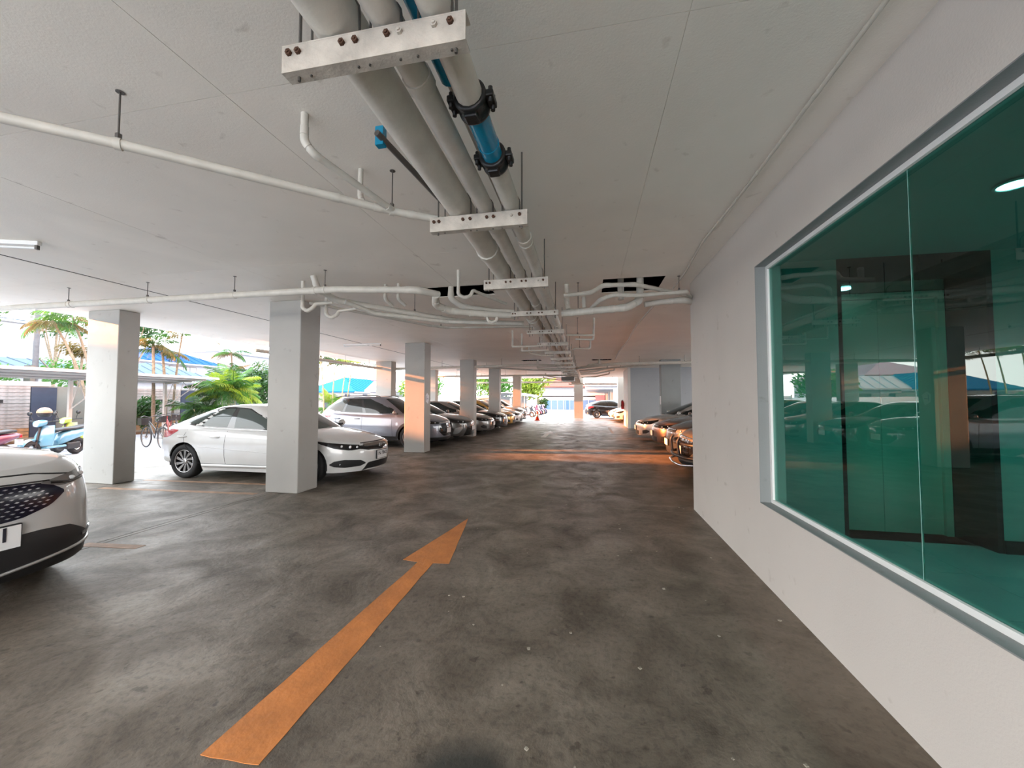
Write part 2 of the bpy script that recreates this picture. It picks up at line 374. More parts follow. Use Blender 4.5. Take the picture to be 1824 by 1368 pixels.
# downlights inside the room
M_lamp = mat('lamp glow', (1, 1, 1), 0.5, emit=(0.80, 0.93, 1.0), est=9)
for k, (x, y, z, w, lab) in enumerate([(2.90, 3.24, 3.015, 26, 'round recessed downlight glowing white near the window corner'), (2.66, 4.62, 2.99, 0, ''), (5.4, 3.2, 3.015, 26, 'round recessed downlight deeper in the green glazed room'), (2.9, 0.6, 3.015, 26, 'round recessed downlight of the glazed room beside the camera'), (5.4, 0.6, 3.015, 26, 'round recessed downlight in the far near corner of the glazed room')]):
    if not lab: continue
    t = thing('ceiling_downlight', lab, 'downlight', (x, y, z-0.02))
    MB().lathe([(0.105, z-0.012), (0.10, z-0.02), (0.085, z-0.02), (0.085, z)], seg=24, origin=(x, y, 0)).build('trim_ring', M_frame, t)
    MB().lathe([(0.083, z-0.014), (0.083, z-0.008)], seg=24, origin=(x, y, 0)).build('diffuser', M_lamp, t)
    ld = bpy.data.lights.new('downlight', 'SPOT'); ld.energy = w*0.9; ld.color = (0.78, 0.94, 1.0); ld.spot_size = R(150); ld.spot_blend = 0.8; ld.shadow_soft_size = 0.08
    lo = bpy.data.objects.new('bulb', ld); C.objects.link(lo); lo.parent = t; lo.location = (0, 0, -0.02)
t = thing('ceiling_downlight', 'small round downlight in the black lintel over the room door', 'downlight', (2.80, 4.9, 2.74))
MB().lathe([(0.06, 2.738), (0.06, 2.749)], seg=20, origin=(2.8, 4.9, 0)).build('diffuser', M_lamp, t)

# far walls on the right side
struct(boxo('wall_far', M_wallgrey, 2.16, 11.7, 21.0, 21.15, 0, H))
struct(boxo('wall_far_end', M_wall, 2.03, 2.16, 21.0, 23.6, 0, H))
# pillars
def pillar(x0, x1, y0, y1, label, group=None, m=M_pillar, z1=H):
    o = boxo('pillar', m, x0, x1, y0, y1, 0.0, z1-0.001, bev=0.012); return tag(o, label, 'pillar', group)
pillar(-5.20, -4.60, 5.50, 5.97, 'grey white square pillar in front of the white sedan, nearest the orange arrow')
pillar(-9.06, -8.33, 5.46, 5.80, 'white square pillar beside the pale blue scooter, orange light band near its top')
pillar(-5.22, -4.60, 10.40, 10.83, 'pillar in front of the silver crossover, small white sticker on its side')
pillar(-9.02, -8.30, 15.30, 15.72, 'pale pillar by the driveway behind the silver crossover')
pillar(-5.20, -4.60, 15.25, 15.66, 'orange streaked pillar just beyond the grey sedan nose')
pillar(-5.20, -4.62, 19.99, 20.40, 'orange lit pillar behind the black saloon')
pillar(-5.16, -4.60, 26.45, 26.85, 'last pillar of the left row before the parked motorbikes')
pillar(-9.02, -8.33, 20.30, 20.70, 'slim far pillar at the driveway edge, seen beside the stickered pillar')
pillar(2.93, 3.70, 16.75, 17.15, 'grey blue pillar behind the silver and bronze cars on the right', m=plaster_mat('grey blue pillar paint', (0.27, 0.285, 0.285), 0.08, 1.6))
pillar(-1.10, -0.40, 30.55, 31.1, 'bright white pillar in the open beyond the car park, left of the black hatchback', z1=3.6)
pillar(2.25, 2.85, 31.0, 31.5, 'bright white pillar right behind the fire extinguisher wall', z1=3.6)
pillar(9.2, 9.9, 10.4, 10.9, 'pillar in the far right bays')
pillar(-9.06, -8.33, 0.3, 0.7, 'pillar to the left of the near white car, outside the frame')
# sticker on third pillar, plate on right pillar
M_sticker = mat('white sticker', (0.80, 0.80, 0.84), 0.5); M_ink = mat('faded violet ink', (0.35, 0.33, 0.45), 0.6)
t = thing('wall_sticker', 'small torn white sticker on the aisle side of the third pillar', 'sticker', (-4.597, 10.62, 1.42))
MB().hull([(-4.5995+dx, 10.60+y, 1.55+z) for dx in (0, 0.003) for y, z in ((-0.10, -0.10), (-0.12, 0.08), (-0.02, 0.15), (0.12, 0.07), (0.09, -0.07), (0.05, -0.17), (-0.03, -0.13))]).build('paper', M_sticker, t)
MB().box(-4.5962, -4.5958, 10.56, 10.66, 1.52, 1.54).box(-4.5962, -4.5958, 10.53, 10.56, 1.48, 1.62).build('print', M_ink, t)
tag(boxo('wall_plate', M_sticker, 2.922, 2.929, 16.80, 17.02, 1.30, 1.65), 'small white plate on the left side of the grey blue pillar', 'plate')
tag(boxo('wall_plate', M_sticker, -4.599, -4.592, 20.05, 20.2, 1.40, 1.75), 'small white plate on the aisle side of the orange lit pillar behind the black saloon', 'plate')
# fire hose box / extinguisher
M_red = mat('red enamel', (0.35, 0.015, 0.015), 0.35)
t = thing('fire_extinguisher', 'red fire extinguisher hanging on the end of the far right wall', 'extinguisher', (1.93, 23.2, 0.95))
MB().lathe([(0.0, 0.95), (0.08, 0.96), (0.085, 1.0), (0.085, 1.36), (0.05, 1.42), (0.02, 1.44), (0.0, 1.44)], seg=16, origin=(1.93, 23.2, 0)).build('cylinder', M_red, t)
MB().box(1.91, 1.95, 23.17, 23.23, 1.44, 1.49).tube([(1.93, 23.2, 1.48), (1.86, 23.16, 1.40), (1.85, 23.14, 1.1)], 0.012, 6, 0.05).build('hose', M_dark, t)
MB().box(2.0, 2.03, 23.15, 23.25, 1.1, 1.3).build('wall_bracket', M_rod, t)

# ---------------------------------------------------------------- road paint
def paint(name, poly, m, label, group=None):
    return tag(MB().prism(poly, 0.0, 0.0025).build(name, m), label, 'road marking', group)
def jag(p, q, n, a):
    out = []
    for i in range(n):
        t = i/n; out.append((p[0]+(q[0]-p[0])*t+random.uniform(-a, a), p[1]+(q[1]-p[1])*t+random.uniform(-a, a)))
    return out
arrow = jag((-1.636, 1.432), (-1.353, 1.430), 5, 0.008)+jag((-1.353, 1.439), (-1.425, 3.445), 14, 0.004)+[(-1.425, 3.445), (-1.275, 3.463)]+jag((-1.275, 3.463), (-1.511, 4.80), 8, 0.004)+jag((-1.511, 4.80), (-1.734, 3.462), 8, 0.004)+[(-1.734, 3.462), (-1.571, 3.44)]+jag((-1.571, 3.44), (-1.636, 1.432), 14, 0.004)
ap = []
for p in arrow:
    if not ap or (Vector(p)-Vector(ap[-1])).length > 0.003: ap.append(p)
paint('painted_arrow', ap, M_orange, 'long orange arrow painted on the concrete floor, pointing down the aisle')
def arr(x, y, s): return [(x-0.09*s, y), (x+0.09*s, y), (x+0.09*s, y+1.5*s), (x+0.3*s, y+1.5*s), (x, y+2.9*s), (x-0.3*s, y+1.5*s), (x-0.09*s, y+1.5*s)]
paint('painted_arrow', arr(-1.78, 15.4, 1.1), M_whitep, 'nearer white arrow painted in the middle of the aisle')
paint('painted_arrow', arr(-1.75, 23.3, 0.8), M_whitep, 'farther small white arrow painted beyond the first white one')
paint('painted_line', [(-5.20, 3.12), (-4.53, 3.18), (-4.53, 3.28), (-5.20, 3.22)], M_worn_orange, 'short faded orange line beside the near white car')
paint('painted_line', [(-8.2, 5.16), (-5.25, 5.32), (-5.25, 5.42), (-8.2, 5.26)], M_worn_orange, 'faded orange bay line nearer the camera, beside the white sedan')
paint('painted_line', [(-8.2, 5.84), (-5.25, 5.98), (-5.25, 6.06), (-8.2, 5.92)], M_worn_orange, 'faded orange bay line right along the white sedan sill')
paint('painted_line', [(1.0, 17.8), (1.12, 17.8), (1.12, 21.2), (1.0, 21.2)], M_worn_orange, 'faded orange line on the floor before the far right wall')
# ================================================================ PIPES ON THE CEILING
def along(pts, d):
    P = [Vector(p) for p in pts]
    for a, b in zip(P, P[1:]):
        L = (b-a).length
        if d <= L: return a+(b-a)*(d/L), (b-a).normalized()
        d -= L
    return P[-1], (P[-1]-P[-2]).normalized()
def collar(mb, p, t, r, w):
    p = Vector(p); t = Vector(t); mb.tube([p-t*w/2, p+t*w/2], r, 14)
def hanger(parent, x, y, ztop, zp, r, m=None):
    MB().tube([(x, y, zp+r+0.012), (x, y, ztop)], 0.0045, 6).build('hanger_rod', M_rod, parent)
    MB().lathe([(0.02, ztop-0.004), (0.02, ztop-0.001)], seg=10, origin=(x, y, 0)).build('anchor_nut', M_rod, parent)
    MB().box(x-0.010, x+0.010, y-0.010, y+0.010, zp+r+0.003, zp+r+0.03).build('clamp_nut', M_rod, parent)
def pipe(name, label, pts, r, m=None, bend=0.0, coll=(), hang=(), elbow=True, cat='pipe', group=None, seg=14):
    m = m or M_pvc
    root = MB().tube(pts, r, seg, bend).build(name, m); tag(root, label, cat, group)
    for d in coll:
        p, t = along(pts, d); mb = MB(); collar(mb, p, t, r*1.13, max(0.05, r*1.1)); mb.build('coupling', m, root)
    if elbow and len(pts) > 2:
        for i in range(1, len(pts)-1):
            a, b, c = Vector(pts[i-1]), Vector(pts[i]), Vector(pts[i+1])
            if (a-b).angle(b-c, 0) < 0.2: continue
            d = min(bend+0.02, (a-b).length*0.45, (c-b).length*0.45)
            mb = MB(); k = min(bend, (a-b).length*0.49, (c-b).length*0.49)
            p0 = b+(a-b).normalized()*d; p1 = b+(c-b).normalized()*d
            mb.tube([p0, b+(a-b).normalized()*k*0.35, b+(c-b).normalized()*k*0.35, p1], r*1.12, 14, k*0.5)
            mb.build('elbow', m, root)
    for x, y in hang:
        best = min((( (Vector(along(pts, d)[0]).xy-Vector((x, y))).length, d) for d in np.linspace(0, sum((Vector(q)-Vector(p)).length for p, q in zip(pts, pts[1:])), 200)))[1]
        p, t = along(pts, best)
        mb = MB(); collar(mb, p, t, r+0.005, 0.03); mb.build('pipe_clamp', m, root)
        hanger(root, p.x, p.y, H, p.z, r)
    return root
ZB = 2.66
BR = [(-0.2)+0, 1.15, 2.46, 3.87, 5.34, 6.85, 8.42, 9.95, 11.5, 13.05, 14.6, 16.15, 17.7, 19.3, 20.9, 22.5, 24.1, 25.7, 27.3, 28.9]
XB = lambda y: -0.006*y   # the run drifts slightly left
# main runs
def run(name, label, x, z, r, m, y0, y1, coll, cat='pipe'):
    pts = [(x+XB(y0), y0, z), (x+XB(y1), y1, z)]
    return pipe(name, label, pts, r, m, coll=[c-y0 for c in coll])
run('drain_pipe', 'thick cream drain pipe, leftmost and widest of the overhead bundle', -0.845, 2.845, 0.090, M_pvc, -1.5, 29.4, [3.3, 6.05, 6.25, 9.1, 12.3, 15.2, 18])
run('supply_pipe', 'medium cream pipe in the middle of the overhead bundle', -0.655, 2.812, 0.054, M_pvc2, -1.5, 29.4, [1.42, 2.75, 5.1, 7.9])
rp = run('supply_pipe', 'right pipe of the overhead bundle, near length before the blue repair', -0.478, 2.815, 0.057, M_pvc, -1.5, 1.585, [])
rp = run('supply_pipe', 'right pipe of the overhead bundle, long length beyond the blue repair', -0.478, 2.815, 0.057, M_pvc, 1.97, 29.4, [3.02, 3.12, 6.6, 10])
t = thing('repair_pipe', 'bright blue plastic repair length clamped into the right overhead pipe', 'pipe', (-0.49, 1.78, 2.75))
MB().tube([(-0.487, 1.57, 2.815), (-0.489, 1.985, 2.815)], 0.053, 20).build('blue_pipe', M_blue, t)
mb = MB(); collar(mb, (-0.488, 1.86, 2.815), (0, 1, 0), 0.0565, 0.012); mb.build('pipe_ridge', M_blue, t)
for y in (1.575, 1.985):
    mb = MB(); o = Vector((-0.478+XB(y), y, 2.815))
    mb.lathe([(0.062, -0.05), (0.073, -0.045), (0.073, -0.028), (0.066, -0.022), (0.066, 0.022), (0.073, 0.028), (0.073, 0.045), (0.062, 0.05)], 'y', 24, o)
    for s in (1, -1):
        mb.box(o.x+s*0.085-0.018, o.x+s*0.085+0.018, y-0.042, y+0.042, o.z-0.014, o.z+0.014, 0.005)
        for dy in (-0.024, 0.024): mb.lathe([(0.010, -0.034), (0.010, 0.034)], 'z', 8, (o.x+s*0.088, y+dy, o.z))
    mb.box(o.x-0.03, o.x+0.03, y-0.03, y+0.03, o.z-0.086, o.z-0.055, 0.008)
    c = mb.build('clamp_coupling', M_clamp, t)
pipe('blue_pipe', 'blue plastic pipe running above and between the bundle pipes near the camera', [(-0.565, -1.5, 2.90), (-0.565, 1.52, 2.90)], 0.050, M_blue)
pipe('thin_pipe', 'thin cream pipe lying above and between the bundle pipes', [(-0.575, 1.54, 2.91), (-0.60, 29.2, 2.93)], 0.026, M_pvc2)
pipe('thin_pipe', 'thin cream pipe hugging the left edge of the thick drain pipe', [(-1.165, 1.95, 3.03), (-0.985, 2.9, 2.93), (-0.985, 4.1, 2.90)], 0.018, M_rod, 0.1)
tag(boxo('blue_bracket', M_blue, -1.20, -1.15, 1.99, 2.03, 2.99, 3.10), 'small blue tab fixed to the ceiling left of the thick drain pipe', 'bracket')
# brackets
ordn = ['topmost steel channel carrying the pipe bundle, nearest the camera', 'second steel channel from the camera under the pipe bundle', 'third steel channel from the camera under the pipe bundle', 'fourth steel channel from the camera, by the crossing drain pipe', 'fifth steel channel from the camera under the pipe bundle', 'sixth steel channel from the camera, beside the thin drop pipe', 'seventh steel channel from the camera under the pipe bundle']+['%s steel channel from the camera under the pipe bundle' % w for w in 'eighth ninth tenth eleventh twelfth thirteenth fourteenth fifteenth sixteenth seventeenth eighteenth nineteenth'.split()]
k = 0
for y in BR:
    if y < 0.5: lab = 'steel channel over the camera, outside the frame'
    else:
        lab = ordn[k] if k < len(ordn) else 'far steel channel in the dense row under the distant pipe bundle'; k += 1
    dx = XB(y); x0, x1 = -1.035+dx, -0.365+dx; big = 0 < y < 7
    t = thing('pipe_support', lab, 'bracket', (-0.70+dx, y, ZB), 0, 'steel channels under the pipe bundle')
    zc = ZB if y < 4.5 else ZB+0.03
    mb = MB().box(x0, x1, y-0.022, y-0.017, zc, ZB+0.092).box(x0, x1, y-0.0225, y+0.028, zc-0.005, zc).box(x0, x1, y-0.0225, y+0.028, ZB+0.0885, ZB+0.0935)
    mb.build('channel', M_steelw, t)
    xsr = [x0+0.05, x1-0.04]
    for x in xsr:
        MB().tube([(x, y+0.004, ZB-0.02), (x, y+0.004, H)], 0.0055, 6).build('hanger_rod', M_rod, t)
    if y < 9:
        bx = [x0+0.035, x0+0.075, -0.955+dx, -0.735+dx+0.02, -0.715+dx+0.05, -0.60+dx, -0.55+dx, -0.42+dx, x1-0.055, x1-0.03]
        for x in (x0+0.03, x0+0.066, x0+0.235, x0+0.285, x0+0.40, x0+0.445, x1-0.105, x1-0.05):
            MB().lathe([(0.0, -0.016), (0.006, -0.014), (0.006, -0.010), (0.0115, -0.010), (0.0115, 0.0)], 'y', 6, (x, y-0.022, ZB+0.062), smooth=False).build('bolt', M_rust if x < -0.6 or x > -0.45 else M_steelw, t)
    if y < 14:
        for px, pz, pr_ in ((-0.845, 2.845, 0.092), (-0.655, 2.812, 0.056), (-0.478, 2.815, 0.059)):
            mb = MB(); pts = [(px+dx-pr_, y+0.004, ZB-0.01), (px+dx-pr_, y+0.004, pz)]+[(px+dx+math.cos(a)*pr_, y+0.004, pz+math.sin(a)*pr_) for a in np.linspace(math.pi*0.9, math.pi*0.1, 7)]+[(px+dx+pr_, y+0.004, pz), (px+dx+pr_, y+0.004, ZB-0.01)]
            mb.tube(pts, 0.0045, 5); mb.build('u_bolt', M_rod, t)

# left branch A
A = [(-3.6, 0.62, 2.872), (-2.378, 1.593, 2.866), (-1.355, 2.493, 2.855), (-1.02, 2.70, 2.85)]
r_ = pipe('branch_pipe', 'slanting white branch pipe from the top left down to the second channel', A, 0.026, M_pvc, 0.05, coll=[2.55, 2.82, 3.05], hang=[(-2.42, 1.56), (-1.36, 2.49)])
pipe('drop_pipe', 'short bent white pipe dropping from the ceiling into the slanting branch', [(-1.579, 1.884, H), (-1.579, 1.884, 2.99), (-1.545, 1.92, 2.935), (-1.36, 2.46, 2.862)], 0.021, M_pvc, 0.05, coll=[0.10, 0.85])
pipe('drop_pipe', 'small straight white stub joining the slanting branch behind the bent one', [(-1.573, 2.43, H), (-1.573, 2.43, 2.95), (-1.50, 2.375, 2.86)], 0.018, M_pvc, 0.03)
# left pipe B
Bp = [(-10.4, 4.22, 2.93), (-8.81, 4.247, 2.905), (-3.114, 4.291, 2.895), (-2.09, 4.50, 2.89), (-1.90, 4.72, 2.88)]
pipe('drain_pipe', 'long horizontal white drain pipe crossing above the two nearest pillars', Bp, 0.043, M_pvc, 0.10, coll=[3.0, 4.4, 7.0, 8.2], hang=[(-7.45, 4.26), (-6.03, 4.27), (-4.60, 4.28), (-3.25, 4.29)])
pipe('drain_pipe', 'thick white drain pipe with bent left end, joining under the bundle from the left', [(-1.93, 4.68, 2.86), (-2.0, 4.86, 2.78), (-1.874, 5.05, 2.74), (-1.583, 5.24, 2.735), (-1.04, 5.50, 2.735)], 0.046, M_pvc, 0.09, coll=[0.52, 0.75, 0.95])
pipe('waste_pipe', 'thick short pipe curving down beside the left service hole', [(-1.95, 5.30, H+0.2), (-1.95, 5.30, 2.98), (-1.80, 5.36, 2.87), (-1.40, 5.50, 2.82), (-1.05, 5.58, 2.80)], 0.040, M_pvc, 0.08)
pipe('trap_pipe', 'white U shaped trap pipe hanging below the left service hole', [(-1.60, 4.62, H), (-1.60, 4.62, 2.84), (-1.53, 4.66, 2.80), (-1.46, 4.70, 2.84), (-1.44, 4.72, 2.91), (-1.12, 5.25, 2.85)], 0.021, M_pvc, 0.045)
pipe('trap_pipe', 'small white trap loop hanging under the bent left drain pipe', [(-1.42, 5.32, 2.73), (-1.40, 5.325, 2.645), (-1.35, 5.35, 2.615), (-1.29, 5.375, 2.645), (-1.28, 5.38, 2.73)], 0.019, M_pvc, 0.03)
# C group
pipe('waste_pipe', 'white waste pipe slanting behind the long drain pipe toward the bundle', [(-3.55, 4.45, H), (-3.52, 4.50, 2.98), (-3.40, 4.72, 2.88), (-2.10, 6.02, 2.80), (-1.05, 6.35, 2.78)], 0.040, M_pvc, 0.10, coll=[0.6, 2.0, 2.2], hang=[(-2.6, 5.5)])
pipe('waste_pipe', 'lower white waste pipe bending from slanted to level over the white sedan bonnet', [(-3.28, 4.75, 2.86), (-3.05, 5.12, 2.77), (-2.2, 5.85, 2.76), (-1.05, 6.15, 2.74)], 0.032, M_pvc, 0.08, coll=[0.9, 1.4])
pipe('thin_pipe', 'thin grey pipe in the rear running level into the bundle', [(-4.2, 5.2, 3.0), (-3.0, 6.9, 2.93), (-2.72, 7.155, 2.92), (-1.02, 7.35, 2.92)], 0.022, M_pvc2, 0.06, hang=[(-2.8, 7.09)])
pipe('trap_pipe', 'white U trap under the long drain pipe in front of the second pillar', [(-3.86, 4.64, H), (-3.86, 4.64, 2.78), (-3.80, 4.66, 2.735), (-3.73, 4.68, 2.78), (-3.70, 4.70, 2.84), (-3.50, 4.78, 2.87)], 0.024, M_pvc, 0.04)
pipe('trap_pipe', 'second white U trap hanging right of the first one', [(-3.70, 4.92, H), (-3.70, 4.92, 2.74), (-3.64, 4.95, 2.695), (-3.57, 4.98, 2.74), (-3.55, 5.0, 2.80), (-3.30, 5.05, 2.84)], 0.024, M_pvc, 0.04)
for x in (-2.82, -2.62):
    pipe('drop_pipe', ('left' if x < -2.7 else 'right')+' one of two short hooked stubs under the long drain pipe', [(x, 5.0, H), (x, 5.0, 2.93), (x+0.06, 5.1, 2.86)], 0.022, M_pvc, 0.05)
# right side group at the right service hole
pipe('drain_pipe', 'thick ribbed white drain pipe leaving the bundle to the right and rising into the hole', [(-0.36, 5.50, 2.735), (0.52, 5.34, 2.745), (0.70, 5.45, 2.86), (0.71, 5.50, H+0.3)], 0.047, M_pvc, 0.13, coll=[0.14, 0.28, 0.42, 0.56, 0.70, 0.84])
pipe('waste_pipe', 'white waste pipe running from the thick drain elbow to the white wall corner', [(0.78, 5.62, 2.84), (1.0, 5.64, 2.87), (1.30, 5.62, 2.88), (1.6, 5.95, 2.88)], 0.040, M_pvc2, 0.12, coll=[0.35])
pipe('waste_pipe', 'upper white waste pipe bending past the right service hole', [(-0.32, 5.34, 2.95), (0.05, 5.28, 2.955), (0.20, 5.12, 3.0), (0.62, 5.20, 3.01), (1.5, 5.95, 3.0)], 0.028, M_pvc, 0.07)
pipe('waste_pipe', 'middle white waste pipe stepping up behind the ribbed drain pipe', [(0.04, 5.52, 2.79), (0.17, 5.30, 2.86), (0.34, 5.24, 2.90), (0.66, 5.30, 2.89), (1.28, 5.42, 2.94), (1.5, 5.95, 2.94)], 0.026, M_pvc, 0.06, coll=[0.42, 0.62], hang=[(1.19, 5.40)])
pipe('drop_pipe', 'short thick white stub dropping from the ceiling right of the bundle', [(-0.29, 5.50, H), (-0.29, 5.50, 2.90), (-0.27, 5.47, 2.79)], 0.033, M_pvc, 0.05, coll=[0.2])
pipe('drop_pipe', 'second shorter stub beside the hanger rod above the ribbed drain pipe', [(-0.055, 5.46, 2.95), (-0.05, 5.45, 2.79)], 0.028, M_pvc)
pipe('drop_pipe', 'pale stub seen inside the right service hole', [(0.48, 5.85, H+0.35), (0.48, 5.85, 2.98)], 0.045, M_pvc2)
t = thing('ceiling_hanger', 'lone hanger rod dropping to the ribbed drain pipe', 'bracket', (-0.13, 5.44, 2.79)); MB().tube([(-0.13, 5.44, 2.79), (-0.13, 5.44, H)], 0.005, 6).build('hanger_rod', M_rod, t); MB().lathe([(0.018, H-0.006), (0.018, H-0.001)], seg=10, origin=(-0.13, 5.44, 0)).build('anchor_nut', M_rod, t)
# bits further along
pipe('drop_pipe', 'thin white pipe dropping and turning right into the bundle at the sixth channel', [(-1.75, 8.95, H), (-1.75, 8.95, 2.76), (-1.02, 8.90, 2.75)], 0.022, M_pvc, 0.04)
pipe('drop_pipe', 'thin white pipe just behind, dropping and turning into the bundle', [(-1.62, 9.5, H), (-1.62, 9.5, 2.72), (-0.95, 9.55, 2.73)], 0.022, M_pvc, 0.04)
pipe('drop_pipe', 'thin white pipe with short drop entering the bundle by the seventh channel', [(-1.62, 10.6, 3.0), (-1.60, 10.6, 2.80), (-1.3, 10.75, 2.74), (-0.95, 10.8, 2.74)], 0.022, M_pvc, 0.05)
pipe('branch_pipe', 'thin level branch right of the bundle ending in an upward drop, nearer one', [(-0.42, 7.76, 2.80), (0.11, 7.88, 2.80), (0.12, 7.90, H)], 0.020, M_pvc, 0.04, hang=[(-0.2, 7.81)])
pipe('branch_pipe', 'thin short branch slanting below the nearer level branch', [(-0.25, 7.95, 2.74), (0.10, 7.94, 2.72), (0.12, 7.90, 2.82)], 0.020, M_pvc, 0.03)
pipe('branch_pipe', 'thin level branch right of the bundle ending in an upward drop, farther one', [(-0.58, 11.0, 2.74), (-0.38, 9.95, 2.79), (-0.30, 9.90, 2.80), (0.05, 9.97, 2.80), (0.06, 9.98, 3.0)], 0.022, M_pvc, 0.06, hang=[(-0.2, 9.92)])
# long level pipes near and beyond the third pillar
pipe('drain_pipe', 'white pipe along the driveway edge turning toward the bundle behind the third pillar', [(-8.95, 9.0, 2.86), (-8.93, 15.15, 2.86), (-8.35, 15.85, 2.86), (-2.2, 15.05, 2.86), (-1.0, 15.4, 2.83)], 0.052, M_pvc, 0.25, coll=[4, 7, 9.5], hang=[(-8.94, 11), (-8.94, 13), (-8.93, 14.6), (-6.1, 15.56), (-3.4, 15.2)])
pipe('drain_pipe', 'long level white pipe from the bundle to the wall on the right', [(-0.5, 16.4, 2.80), (0.45, 15.55, 2.85), (1.05, 15.3, 2.87), (9.0, 15.1, 2.87)], 0.056, M_pvc, 0.2, coll=[1.5, 3.5], hang=[(1.9, 15.28), (3.5, 15.24), (5.5, 15.2)])
pipe('drain_pipe', 'far level white pipe crossing to the left beyond the fourth pillar', [(-9.0, 21.6, 2.85), (-2.5, 21.2, 2.84), (-2.1, 20.9, 2.80), (-0.9, 20.7, 2.78)], 0.046, M_pvc, 0.2, coll=[3, 5], hang=[(-7.5, 21.5), (-6, 21.42), (-4.6, 21.35), (-3.4, 21.25)])
pipe('waste_pipe', 'grey waste pipe slanting down to the far bundle from the left', [(-5.5, 16.6, 3.02), (-2.6, 17.3, 2.84), (-1.0, 17.5, 2.80)], 0.036, M_pvc2, 0.2, hang=[(-4.5, 16.85)])
pipe('waste_pipe', 'grey waste pipe slanting down to the far bundle from the right', [(3.0, 17.3, 3.03), (0.3, 17.8, 2.86), (-0.4, 17.9, 2.82)], 0.038, M_pvc2, 0.2, hang=[(1.4, 17.6)])
pipe('drop_pipe', 'vertical white stub by the far left service hole', [(-2.05, 15.9, H+0.3), (-2.05, 15.9, 2.80), (-1.6, 16.1, 2.78), (-1.0, 16.3, 2.78)], 0.038, M_pvc, 0.08)
pipe('drop_pipe', 'vertical white stub by the far right service hole', [(0.45, 16.25, H+0.3), (0.45, 16.25, 2.98), (0.0, 16.3, 2.93), (-0.02, 16.3, 2.80)], 0.038, M_pvc, 0.08)
for i, (y, x1, s) in enumerate([(18.6, 0.9, 1), (19.9, 1.3, 1), (22.8, 1.2, 1), (23.8, -2.6, -1), (26.2, -3.0, -1)]):
    e = -0.38 if s > 0 else -1.03
    pipe('branch_pipe', ['nearest', 'second', 'third', 'fourth', 'farthest'][i]+' of the distant cross pipes tangled around the bundle end', [(e+0.0*s, y, 2.78), ((e+x1)/2, y+0.1, 2.82), (x1, y+0.25, 2.98), (x1, y+0.25, H)], 0.035, M_pvc2, 0.08, group='distant cross pipes')
pipe('truss_pipe', 'level dark pipe crossing in front of the bright far end', [(-1.4, 28.4, 2.62), (2.0, 28.6, 2.60)], 0.045, M_pvc2, hang=[(-1.2, 28.41), (1.7, 28.58)])
jb = tag(boxo('junction_box', M_rod, -1.32, -0.68, 19.4, 20.4, 2.45, 2.64), 'dark boxy bundle of fittings below the far pipes', 'box')
for x in (-1.3, -0.7): MB().tube([(x, 19.5, 2.6), (x, 19.5, H)], 0.006, 6).build('hanger_rod', M_rod, jb)
pipe('level_pipe', 'white level pipe across the bright opening behind the last left pillar', [(-9.2, 29.6, 2.82), (-1.3, 29.6, 2.82)], 0.06, M_pvc, hang=[(-7, 29.6), (-4, 29.6), (-2, 29.6)])
# conduits
pipe('conduit', 'thin white conduit along the ceiling edge above the green window', [(1.20, -3.0, 3.128), (1.19, 3.2, 3.128), (1.16, 4.2, 3.128), (1.22, 5.2, 3.128), (1.22, 5.9, 3.128)], 0.011, M_pvc, 0.2, coll=[5.25, 6.0, 7.0], elbow=False)
pipe('conduit', 'thin dark edged conduit running on the ceiling beyond the white wall corner', [(1.12, 6.9, 3.13), (1.04, 9, 3.13), (1.08, 11, 3.13), (1.03, 13.5, 3.13), (1.07, 16, 3.13)], 0.014, M_pvc2, 0.2, elbow=False)
# fluorescent battens
def batten(x0, y0, x1, y1, label):
    c = Vector(((x0+x1)/2, (y0+y1)/2, H-0.055)); t = thing('fluorescent_batten', label, 'lamp', c, math.atan2(y1-y0, x1-x0))
    L = math.hypot(x1-x0, y1-y0)/2
    MB().box(-L, L, -0.022, 0.022, 0.012, 0.054, 0.004).build('housing', M_frame, t, True)
    for s in (-1, 1): MB().box(s*(L-0.02)-0.012, s*(L-0.02)+0.012, -0.016, 0.016, -0.032, 0.013, 0.003).build('lamp_holder', M_rod if s > 0 else M_frame, t, True)
    MB().tube([(-L+0.025, 0, -0.014), (L-0.025, 0, -0.014)], 0.013, 12).build('lamp_tube', mat('unlit lamp tube', (0.75, 0.76, 0.75), 0.25), t, True)
batten(-6.75, 2.52, -5.56, 2.93, 'unlit fluorescent batten at the left edge of the ceiling')
batten(-7.09, 10.23, -5.88, 10.23, 'unlit fluorescent batten between the second and third pillars')
batten(-7.0, 20.0, -5.8, 20.0, 'unlit fluorescent batten far along the ceiling on the left')
# ================================================================ CARS
M_tire = mat('tyre rubber', (0.016, 0.016, 0.017), 0.75, bump=0.1)
M_alloy = mat('bright alloy', (0.62, 0.62, 0.63), 0.22, 0.9); M_alloyd = mat('dark alloy', (0.03, 0.03, 0.033), 0.35, 0.5)
M_cglass = mat('dark car glass', (0.012, 0.016, 0.016), 0.02, spec=0.5)
M_cglass2 = mat('grey green car glass', (0.06, 0.075, 0.07), 0.02, spec=0.45)
M_blk = mat('black trim plastic', (0.014, 0.014, 0.015), 0.42)
M_gblk = mat('gloss black trim', (0.008, 0.008, 0.009), 0.08, coat=0.6)
M_chrome = mat('chrome', (0.72, 0.72, 0.72), 0.08, 1.0)
M_lens = mat('lamp lens', (0.25, 0.26, 0.27), 0.08, 0.6, coat=1.0); M_lensb = mat('lamp bulb', (0.85, 0.87, 0.9), 0.08, 0.3, coat=1.0)
M_tail = mat('red lamp lens', (0.42, 0.012, 0.02), 0.12, coat=1.0)
M_plate = mat('plate white', (0.78, 0.78, 0.78), 0.45); M_pink = mat('plate ink', (0.02, 0.02, 0.03), 0.6)
